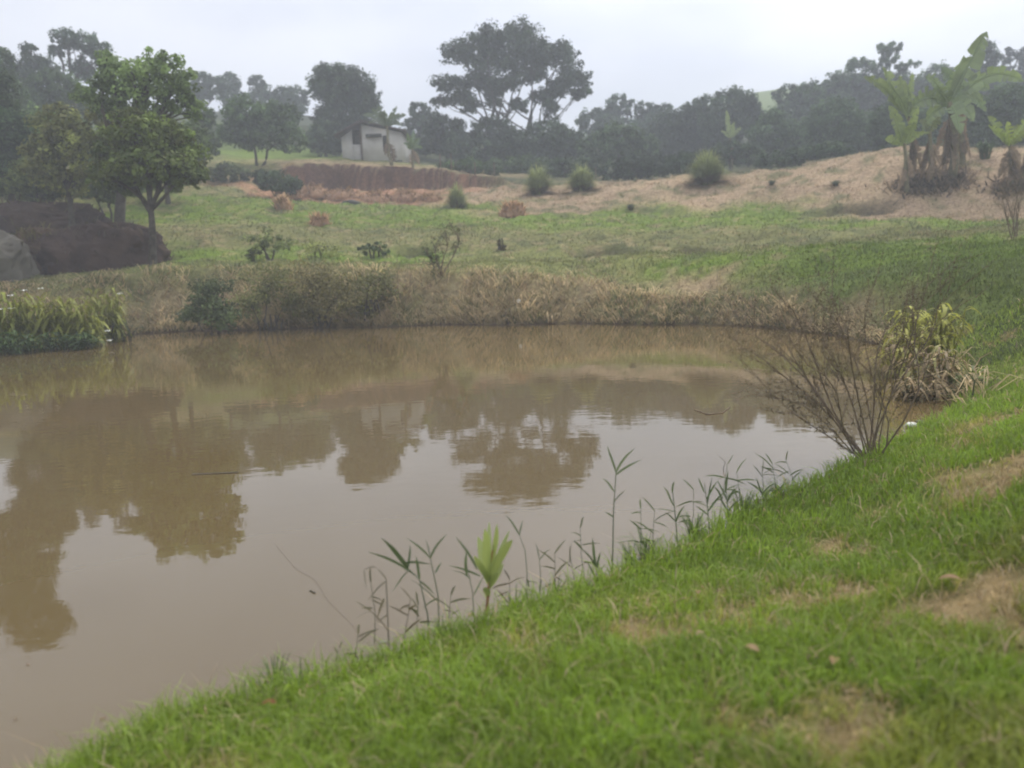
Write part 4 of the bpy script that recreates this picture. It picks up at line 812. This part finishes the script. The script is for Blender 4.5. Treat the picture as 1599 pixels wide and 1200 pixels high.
# ------------------------------------------------------------------ reeds and plants at the near waterline
def strip(g, pts, w, col):
    pts = np.asarray(pts, float); n_ = len(pts); T = np.gradient(pts, axis=0); S = np.cross(T, [.1, 1, .2]); S /= np.linalg.norm(S, axis=1)[:, None] + 1e-9
    t_ = np.linspace(0, 1, n_); ww = (w * .5 * np.minimum(1, (1.02 - t_) * 2.2) * np.minimum(1, t_ * 6 + .5))[:, None]
    up = np.cross(S, T); up /= np.linalg.norm(up, axis=1)[:, None] + 1e-9
    V = np.concatenate([pts - S * ww + up * ww * .3, pts, pts + S * ww + up * ww * .3]); q = []
    for i in range(n_ - 1): q += [[i, i + 1, n_ + i + 1, n_ + i], [n_ + i, n_ + i + 1, 2 * n_ + i + 1, 2 * n_ + i]]
    g.add(V, q, c=col)
def reed(label, stalk, leaves, Yb, r0=.004, col=(.09, .13, .05), scol=None, name='reed', cat='reed', group='reeds at the near waterline', w=.010, dz=-.12):
    """stalk: photo points from the foot up; leaves: (start on stalk, tip, width factor)"""
    b0 = at(*stalk[0], Yb); b0[2] = min(b0[2], gz(b0[0], Yb)) if False else b0[2]
    t = empty(name, b0.tolist()); tag(t, label, cat, group); r = np.random.default_rng(int(stalk[0][0])); g = Geo()
    pts = [at(*stalk[0], Yb) + np.array([0, 0, dz])] + [at(u, v, Yb + .04 * k) for k, (u, v) in enumerate(stalk)]
    m_ = len(pts); g.tube(np.array(pts), np.linspace(r0, r0 * .5, m_), 5, c=scol or col); g.build('stem', M_GRASS, t, smooth=True)
    for (a_, b_, wf) in leaves:
        g = Geo(); A_ = at(*a_, Yb + .05); B_ = at(*b_, Yb + r.uniform(-.12, .15)); L_ = np.linalg.norm(B_ - A_)
        strip(g, curve(A_, B_, 7, .01, .05, r=r), w * wf, np.array(col) * r.uniform(.75, 1.25)); g.build('leaf', M_GRASS, t)
    return t
def YW(v, u): return float(on_z(u, v)[1])
reed('tall single green reed rising highest over the water', [(955, 902), (957, 860), (958, 800), (962, 738)], [((962, 738), (948, 695), 1.0), ((962, 738), (992, 700), 1.1), ((962, 742), (1002, 718), 1.1), ((959, 768), (940, 748), .9), ((958, 785), (978, 765), .6), ((958, 808), (944, 800), .9)], YW(905, 955), .0048)
reed('bushy green reed with fan of narrow leaves left of the broad-leaved plant', [(668, 962), (655, 905), (637, 888)], [((637, 888), (595, 840), 2.2), ((637, 890), (574, 862), 1.4), ((630, 880), (675, 882), 1.2), ((637, 888), (640, 850), 1.0), ((655, 905), (650, 868), 1.2), ((650, 900), (628, 888), .9), ((655, 908), (680, 930), 1.0), ((640, 890), (612, 925), .9)], YW(985, 668))
reed('slender forked reed right of the bushy one', [(686, 985), (684, 930), (672, 872)], [((672, 872), (634, 840), .9), ((672, 872), (698, 834), .9), ((672, 870), (664, 842), .7), ((680, 895), (690, 878), .9), ((684, 935), (660, 950), .7), ((684, 940), (640, 905), .5)], YW(990, 686))
reed('bent brown reed stalk with hanging tip at the left of the reeds', [(608, 1030), (606, 980), (603, 905)], [((603, 905), (588, 887), .5), ((588, 887), (568, 890), .5), ((568, 890), (572, 920), .6), ((603, 908), (574, 940), .6), ((605, 985), (575, 950), .5), ((606, 960), (588, 975), .5), ((600, 935), (588, 972), .8)], YW(1030, 608), .004, (.11, .10, .05))
reed('thin dark reed between the forked reed and the broad-leaved plant', [(741, 985), (738, 925), (729, 885)], [((729, 900), (728, 860), 1.2), ((735, 905), (703, 892), .6), ((750, 900), (700, 884), 1.1), ((745, 890), (711, 838), 1.1), ((740, 930), (755, 900), .6)], YW(985, 741), .003)
reed('thin curved reed right of the broad-leaved plant with two tip leaves', [(822, 950), (823, 895), (820, 860), (811, 836)], [((811, 836), (789, 804), .8), ((811, 836), (817, 812), .7), ((823, 905), (828, 926), .7), ((823, 908), (840, 912), .5)], YW(950, 822), .003)
reed('short bare reed with small side twig near the curved reed', [(843, 945), (844, 900), (842, 872)], [((842, 872), (836, 848), .6), ((842, 875), (860, 858), .5), ((845, 905), (842, 930), .6)], YW(945, 843), .0028)
reed('low brown reed halfway between the curved reed and the tall reed', [(900, 925), (895, 895), (890, 865)], [((890, 880), (892, 850), .6), ((896, 890), (870, 870), .5), ((896, 890), (915, 880), .5)], YW(925, 900), .0028, (.11, .11, .06))
reed('leafy short reed left of the tall reed', [(930, 920), (932, 890), (930, 870)], [((930, 885), (925, 840), 1.3), ((930, 885), (905, 855), .9), ((932, 890), (938, 862), 1.0), ((930, 905), (915, 875), .8), ((932, 905), (945, 880), .8)], YW(920, 930), .003)
reed('green reed with drooping tip leaf left of the grassy tufts', [(1058, 850), (1055, 810), (1050, 765)], [((1050, 770), (1052, 752), 1.0), ((1052, 790), (1035, 760), .9), ((1055, 815), (1038, 800), .8), ((1055, 800), (1022, 795), .5), ((1056, 815), (1070, 790), 1.1)], YW(855, 1058), .0045)
reed('grey-green reed with narrow leaves in the middle of the grassy tufts', [(1108, 830), (1105, 795), (1100, 755)], [((1100, 770), (1090, 745), .9), ((1103, 780), (1122, 750), 1.1), ((1105, 800), (1135, 765), 1.2), ((1106, 805), (1085, 790), .9), ((1104, 790), (1112, 745), 1.0)], YW(828, 1108), .004)
reed('upright grassy reed left of the feathery sedge', [(1138, 815), (1135, 780), (1132, 750)], [((1133, 770), (1137, 735), 1.3), ((1134, 780), (1120, 750), 1.0), ((1135, 785), (1152, 760), 1.3), ((1136, 800), (1158, 778), 1.1), ((1136, 800), (1122, 775), 1.0)], YW(818, 1138), .004)
reed('feathery sedge with brown seed heads by the grass edge', [(1190, 795), (1192, 760), (1190, 735)], [((1190, 745), (1175, 726), .6), ((1190, 740), (1192, 716), .5), ((1191, 742), (1215, 728), .5), ((1191, 742), (1222, 745), .5), ((1191, 770), (1165, 752), 1.2), ((1192, 770), (1210, 755), 1.2), ((1192, 780), (1208, 760), 1.2), ((1191, 775), (1180, 745), 1.0), ((1192, 770), (1228, 765), .4)], YW(795, 1190), .0035, (.10, .13, .06))
reed('forked dead twig standing in the water beyond the sedge', [(1130, 730), (1133, 722), (1122, 712)], [], YW(735, 1132) , .003, (.10, .09, .06), name='dead_twig', cat='twig', group=None)
reed('small dark twig sticking out of the water at the bottom', [(290, 1112), (298, 1100), (308, 1090)], [((292, 1110), (272, 1098), .5)], YW(1112, 290), .002, (.06, .06, .03), name='dead_twig', cat='twig', group=None)
reed('thin seed-headed grass stalk alone at the water left of the reeds', [(520, 1065), (524, 1035), (530, 1010)], [((530, 1012), (536, 1002), .4), ((528, 1020), (520, 1010), .4)], YW(1068, 520), .002, (.12, .12, .06), name='grass_stalk', cat='grass stalk', group=None)

for (u, v, h_, lab, cl) in ((585, 1005, 95, 'faint olive reed left of the bent brown stalk', (.12, .12, .06)), (628, 1015, 80, 'low brown reed between bent stalk and bushy reed', (.12, .10, .05)), (655, 1005, 60, 'short olive reed just below the bushy reed', (.11, .12, .05)),
        (705, 1000, 70, 'short reed between forked reed and thin dark reed', (.11, .12, .05)), (790, 965, 60, 'low brown reed right at the broad-leaved plant', (.13, .11, .06)), (868, 935, 70, 'thin pale reed midway to the tall reed', (.13, .13, .07)), (1020, 868, 70, 'small leaning reed right of the tall reed', (.10, .13, .05)),
        (1075, 845, 80, 'green reed just right of the drooping-tip reed', (.10, .14, .05)), (1122, 820, 95, 'tall narrow reed within the grassy tufts', (.10, .14, .05)), (1160, 808, 70, 'short reed before the feathery sedge', (.10, .14, .05)), (1212, 785, 60, 'short reed behind the feathery sedge', (.10, .14, .05)), (560, 1050, 60, 'lone short reed nearest the seed-headed stalk', (.12, .12, .06)),
        (1240, 770, 50, 'last short reed before the willow shrub', (.10, .14, .05)), (1000, 880, 85, 'slender leafy reed close to the tall single reed', (.10, .14, .05)), (915, 915, 90, 'slim reed left beside the leafy short reed', (.11, .13, .06))):
    r = np.random.default_rng(u); tx, tv = u + r.uniform(-14, 14), v - h_; mv = v - h_ * .5; mu_ = (u + tx) / 2 + r.uniform(-4, 4)
    lv = [((tx, tv), (tx + r.uniform(-24, 24), tv - r.uniform(14, 26)), .8)]
    for k in range(5):
        f_ = r.uniform(.25, .95); sx = u + (tx - u) * f_; sv = v - h_ * f_; sd_ = 1 if k % 2 else -1
        lv.append(((sx, sv), (sx + sd_ * r.uniform(14, 34), sv + r.uniform(-26, 14)), r.uniform(.5, 1.1)))
    reed(lab, [(u, v), (mu_, mv), (tx, tv)], lv, YW(v, u), .0028, cl, group='reeds at the near waterline')
# short grass tufts reaching over the water
for i, (u, v, n_, h_) in enumerate(((430, 1085, 40, .20), (470, 1078, 30, .15), (1010, 872, 40, .22), (1085, 842, 44, .22), (1160, 805, 50, .24), (1215, 780, 40, .18), (870, 935, 24, .16), (690, 998, 20, .14), (805, 962, 26, .17), (1310, 742, 40, .18), (985, 885, 30, .2))):
    c = on_z(u, v); c[2] = max(gz(c[0], c[1]), 0)
    lab = ['lighter grass tuft standing tall at the lower left shore', 'smaller grass tuft just right of the tall lower-left one', 'grass tuft beside the tall single reed, right side', 'grass tuft at the foot of the drooping reed', 'dense grass tuft left of the sedge', 'grass tuft at the foot of the feathery sedge', 'thin grass tuft left of the tall single reed', 'thin grass tuft at the foot of the forked reed', 'grass tuft right of the broad-leaved plant', 'grass tuft left of the willow shrub foot', 'low grass tuft touching the tall single reed'][i]
    grass_clump(lab, c, h_ * .75, h_, n_, (.10, .15, .035), group='grass tufts on the near shore', name='grass_tuft', cat='grass tuft', w=.0035, dead=.2)

# broad-leaved plant
Yc = YW(985, 760); b0 = at(759, 978, Yc); cn = empty('ginger_plant', b0.tolist()); tag(cn, 'fresh yellow-green broad-leaved plant with reddish stem at the near waterline', 'plant')
g = Geo(); g.tube(np.array([at(758, 990, Yc), at(760, 955, Yc), at(763, 920, Yc), at(765, 880, Yc), at(773, 845, Yc)]), [.0085, .008, .006, .005, .003], 7, c=(.30, .13, .06)); g.build('stem', noise_mat('reddish_stem', (.26, .12, .06), (.36, .2, .09), 30, bump=.1), cn, smooth=True)
for k, (a_, b_, wd, dy_) in enumerate((((764, 915), (746, 838), 22, .10), ((764, 912), (757, 826), 18, -.05), ((766, 900), (764, 815), 12, .12), ((768, 880), (776, 818), 11, -.06), ((770, 895), (796, 828), 11, .1), ((767, 910), (800, 843), 18, -.12), ((765, 918), (786, 880), 12, .04), ((764, 912), (740, 868), 14, -.15), ((762, 935), (756, 918), 14, -.05), ((764, 920), (778, 895), 10, -.12))):
    g = Geo(); A_ = at(*a_, Yc); B_ = at(*b_, Yc + dy_); r = np.random.default_rng(k + 60); pts = curve(A_, B_, 9, .02, .03, r=r); n_ = 9
    T = np.gradient(pts, axis=0); S = np.cross(T, [.25 * r.normal(), 1, .1]); S /= np.linalg.norm(S, axis=1)[:, None]; N_ = np.cross(S, T); N_ /= np.linalg.norm(N_, axis=1)[:, None]
    t_ = np.linspace(0, 1, n_); ww = (wd * px(Yc) * .42 * np.sin(np.pi * np.clip(t_ * .9 + .08, 0, 1)) ** .75)[:, None]; ww[-1] = .0006
    V = np.concatenate([pts - S * ww + N_ * ww * .45, pts, pts + S * ww + N_ * ww * .45]); q = []
    for i in range(n_ - 1): q += [[i, i + 1, n_ + i + 1, n_ + i], [n_ + i, n_ + i + 1, 2 * n_ + i + 1, 2 * n_ + i]]
    g.add(V, q, c=np.array([.34, .40, .12]) * r.uniform(.75, 1.15)); g.build('leaf', M_BANANA, cn, smooth=True)

# ------------------------------------------------------------------ small things
def blob(label, p_, rx, ry, rz, name, cat, mat, seed=0, group=None):
    r = np.random.default_rng(seed); nu, nv = 12, 7; V = []; q = []
    for j in range(nv):
        for i in range(nu):
            th, ph = i * 2 * np.pi / nu, -np.pi / 2 + (j + .02) * np.pi / (nv - .96); k = 1 + r.uniform(-.18, .18)
            V.append((math.cos(th) * math.cos(ph) * rx * k, math.sin(th) * math.cos(ph) * ry * k, math.sin(ph) * rz * k))
    for j in range(nv - 1):
        for i in range(nu): q.append((j * nu + i, j * nu + (i + 1) % nu, (j + 1) * nu + (i + 1) % nu, (j + 1) * nu + i))
    o = mesh_np(name, np.array(V) + p_, q, mat=mat, origin=p_, smooth=True); tag(o, label, cat, group); return o
def on_ground(u, v):
    d = ray(u, v); ts_ = np.linspace(1.5, 60, 4000); X, Y_, Z = d.x * ts_, d.y * ts_, EYE + d.z * ts_; k = np.argmax(Z < height(X, Y_)); return np.array([X[k], Y_[k], Z[k]])
def dead_leaf(label, u, v, L_, col=(.30, .13, .06), ang=0., group=None, lift=.05):
    c = on_ground(u, v) + [0, 0, lift]; V, q = lance(c, (math.cos(ang), math.sin(ang), 0), L_, L_ * .5, .35, .5, 6); q = np.array(q)
    o = mesh_np('dead_leaf', V, q, mat=M_STRAW, col=col, origin=c); tag(o, label, 'dead leaf', group); return o
dead_leaf('curled reddish-brown dead leaf in the grass near the lower-left water edge', 410, 1120, .06, (.26, .10, .05), .2)
for i, (u, v, L_, cl, a_, lab) in enumerate(((1087, 1012, .05, (.42, .30, .18), .6, 'small pale dead leaf in the middle of the lawn'), (1185, 1040, .07, (.40, .28, .16), 2.2, 'pale curled dead leaf above the dry patch'), (1392, 880, .05, (.42, .30, .2), .3, 'tan dead leaf in green lawn right of centre'),
        (1300, 1060, .06, (.42, .28, .15), 1.0, 'straw-coloured leaf at the top of the dry patch'), (1500, 925, .08, (.36, .24, .14), 2.6, 'long tan dead leaf near the right edge patch'), (1090, 945, .05, (.34, .24, .13), 1.4, 'little tan leaf low in the lawn behind the middle leaf'), (1270, 600, .06, (.5, .4, .25), 1.0, ''))):
    if lab: dead_leaf(lab, u, v, L_, cl, a_, 'dead leaves lying in the lawn')
def stick(label, pts_px, rad, col_mat=M_WOOD, name='dry_stalk', cat='stalk', lift=.03, group=None):
    P_ = [on_ground(u, v) + [0, 0, lift] for u, v in pts_px]; g = Geo(); n_ = len(P_); g.tube(np.array(P_), np.linspace(rad, rad * .5, n_), 5, c=(.36, .27, .15)); o = g.build(name, M_STRAW, origin=P_[0]); tag(o, label, cat, group); return o
SG = 'dry straw stalks lying in the lawn'
stick('long pale straw stalk lying in the grass at the lower centre', [(640, 1035), (685, 1018), (730, 1010)], .0035, group=SG)
stick('dry stalk lying flat at the bottom edge of the lawn', [(500, 1190), (540, 1172), (580, 1165)], .003, group=SG)
stick('dry curved stalk across the upper right lawn', [(1478, 858), (1510, 862), (1540, 878)], .005, group=SG)
stick('short dry stalk among green blades in mid lawn', [(1040, 955), (1065, 945), (1085, 942)], .004, group=SG)
stick('yellow reed stalk lying on the lawn beside the inlet', [(1480, 690), (1510, 680), (1540, 665)], .005, group=SG)
stick('bent pale leaf stalk arching from the dry clump to the lawn', [(1520, 590), (1530, 572), (1548, 562)], .009, lift=.10)
stick('pale fallen stalk reaching from the inlet clump into the water', [(1400, 610), (1428, 620), (1457, 629)], .011, lift=.02)
p_ = on_z(1423, 667); p_[2] = .02; blob('white foam-like scrap at the waterline below the inlet', p_, .05, .04, .022, 'scrap', 'litter', M_WHITE, 3)
p_ = at(810, 474, 19.0); p_[2] = gz(p_[0], 19.0) + .10; p_[1] = 19.0; blob('small white litter speck on the far bank straw', p_, .05, .04, .05, 'litter', 'litter', M_WHITE, 4)
p_ = on_z(1437, 665); blob('small grey stone beside the white scrap', p_ + [0.05, .1, .01], .035, .03, .02, 'stone', 'stone', M_PALEROCK, 5)
# floating twigs and threads on the water
def floating(label, pts_px, rad, mat, name='floating_twig', cat='twig'):
    P_ = [on_z(u, v, .004) for u, v in pts_px]; g = Geo(); g.tube(np.array(P_), [rad] * len(P_), 4); o = g.build(name, mat, origin=P_[0]); tag(o, label, cat)
floating('long faint weed strand floating left of the reeds', [(430, 850), (462, 888), (492, 905), (512, 938), (545, 970), (580, 1010)], .0006, M_TWIG)
floating('tiny floating twig on the open water left of the reeds', [(484, 922), (492, 926)], .004, M_PALEROCK)
floating('pale drifting twig under the left tree reflection', [(300, 741), (330, 740), (372, 738)], .006, M_PALEROCK)
floating('thin twig lying on the water left of the willow shrub', [(1085, 640), (1105, 648), (1128, 645), (1140, 636)], .007, M_TWIG)

stick('bent dead stalk lying on the water below the bushy reed', [(600, 965), (640, 960), (665, 975)], .0025, lift=.01)

# pale leaf bits and scum flecks floating by the bank
for i, (u, v, L_, cl, a_, lab) in enumerate(((622, 1034, .045, (.45, .38, .26), .1, 'pale floating leaf at the foot of the bent brown stalk'), (730, 962, .04, (.45, .32, .2), .9, 'pinkish floating leaf left of the broad-leaved plant'), (800, 945, .05, (.42, .37, .28), 2.9, 'grey floating leaf right of the broad-leaved plant'),
        (592, 1003, .04, (.35, .36, .28), 0, 'greenish floating leaf beside the olive reed'), (40, 1038, .02, (.3, .2, .12), 0, 'small brown fleck on the open water at the lower left'), (155, 1125, .025, (.3, .2, .12), 1, 'brown fleck floating close to the lower-left shore'), (20, 1125, .02, (.3, .22, .14), 1, 'tiny brown fleck at the bottom-left water'))):
    c = on_z(u, v, .003); V, q = lance(c, (math.cos(a_), math.sin(a_), 0), L_, L_ * .4, .02, .02, 5); o = mesh_np('floating_leaf', V, q, mat=M_STRAW, col=cl, origin=c); tag(o, lab, 'dead leaf', 'bits floating on the pond')
# ------------------------------------------------------------------ haze
g = Geo(); V, q = box_v(-320, 320, -110, 375, -2.2, 62); g.add(V, q)
m, n, o_ = new_mat('thin_haze'); pv = n.nodes.new('ShaderNodeVolumePrincipled'); pv.inputs['Density'].default_value = HAZE; pv.inputs['Color'].default_value = (.86, .91, 1.0, 1)
n.links.new(pv.outputs[0], o_.inputs['Volume']); hz_o = g.build('haze', m); tag(hz_o, 'thin pale haze softening the far trees', kind='stuff')
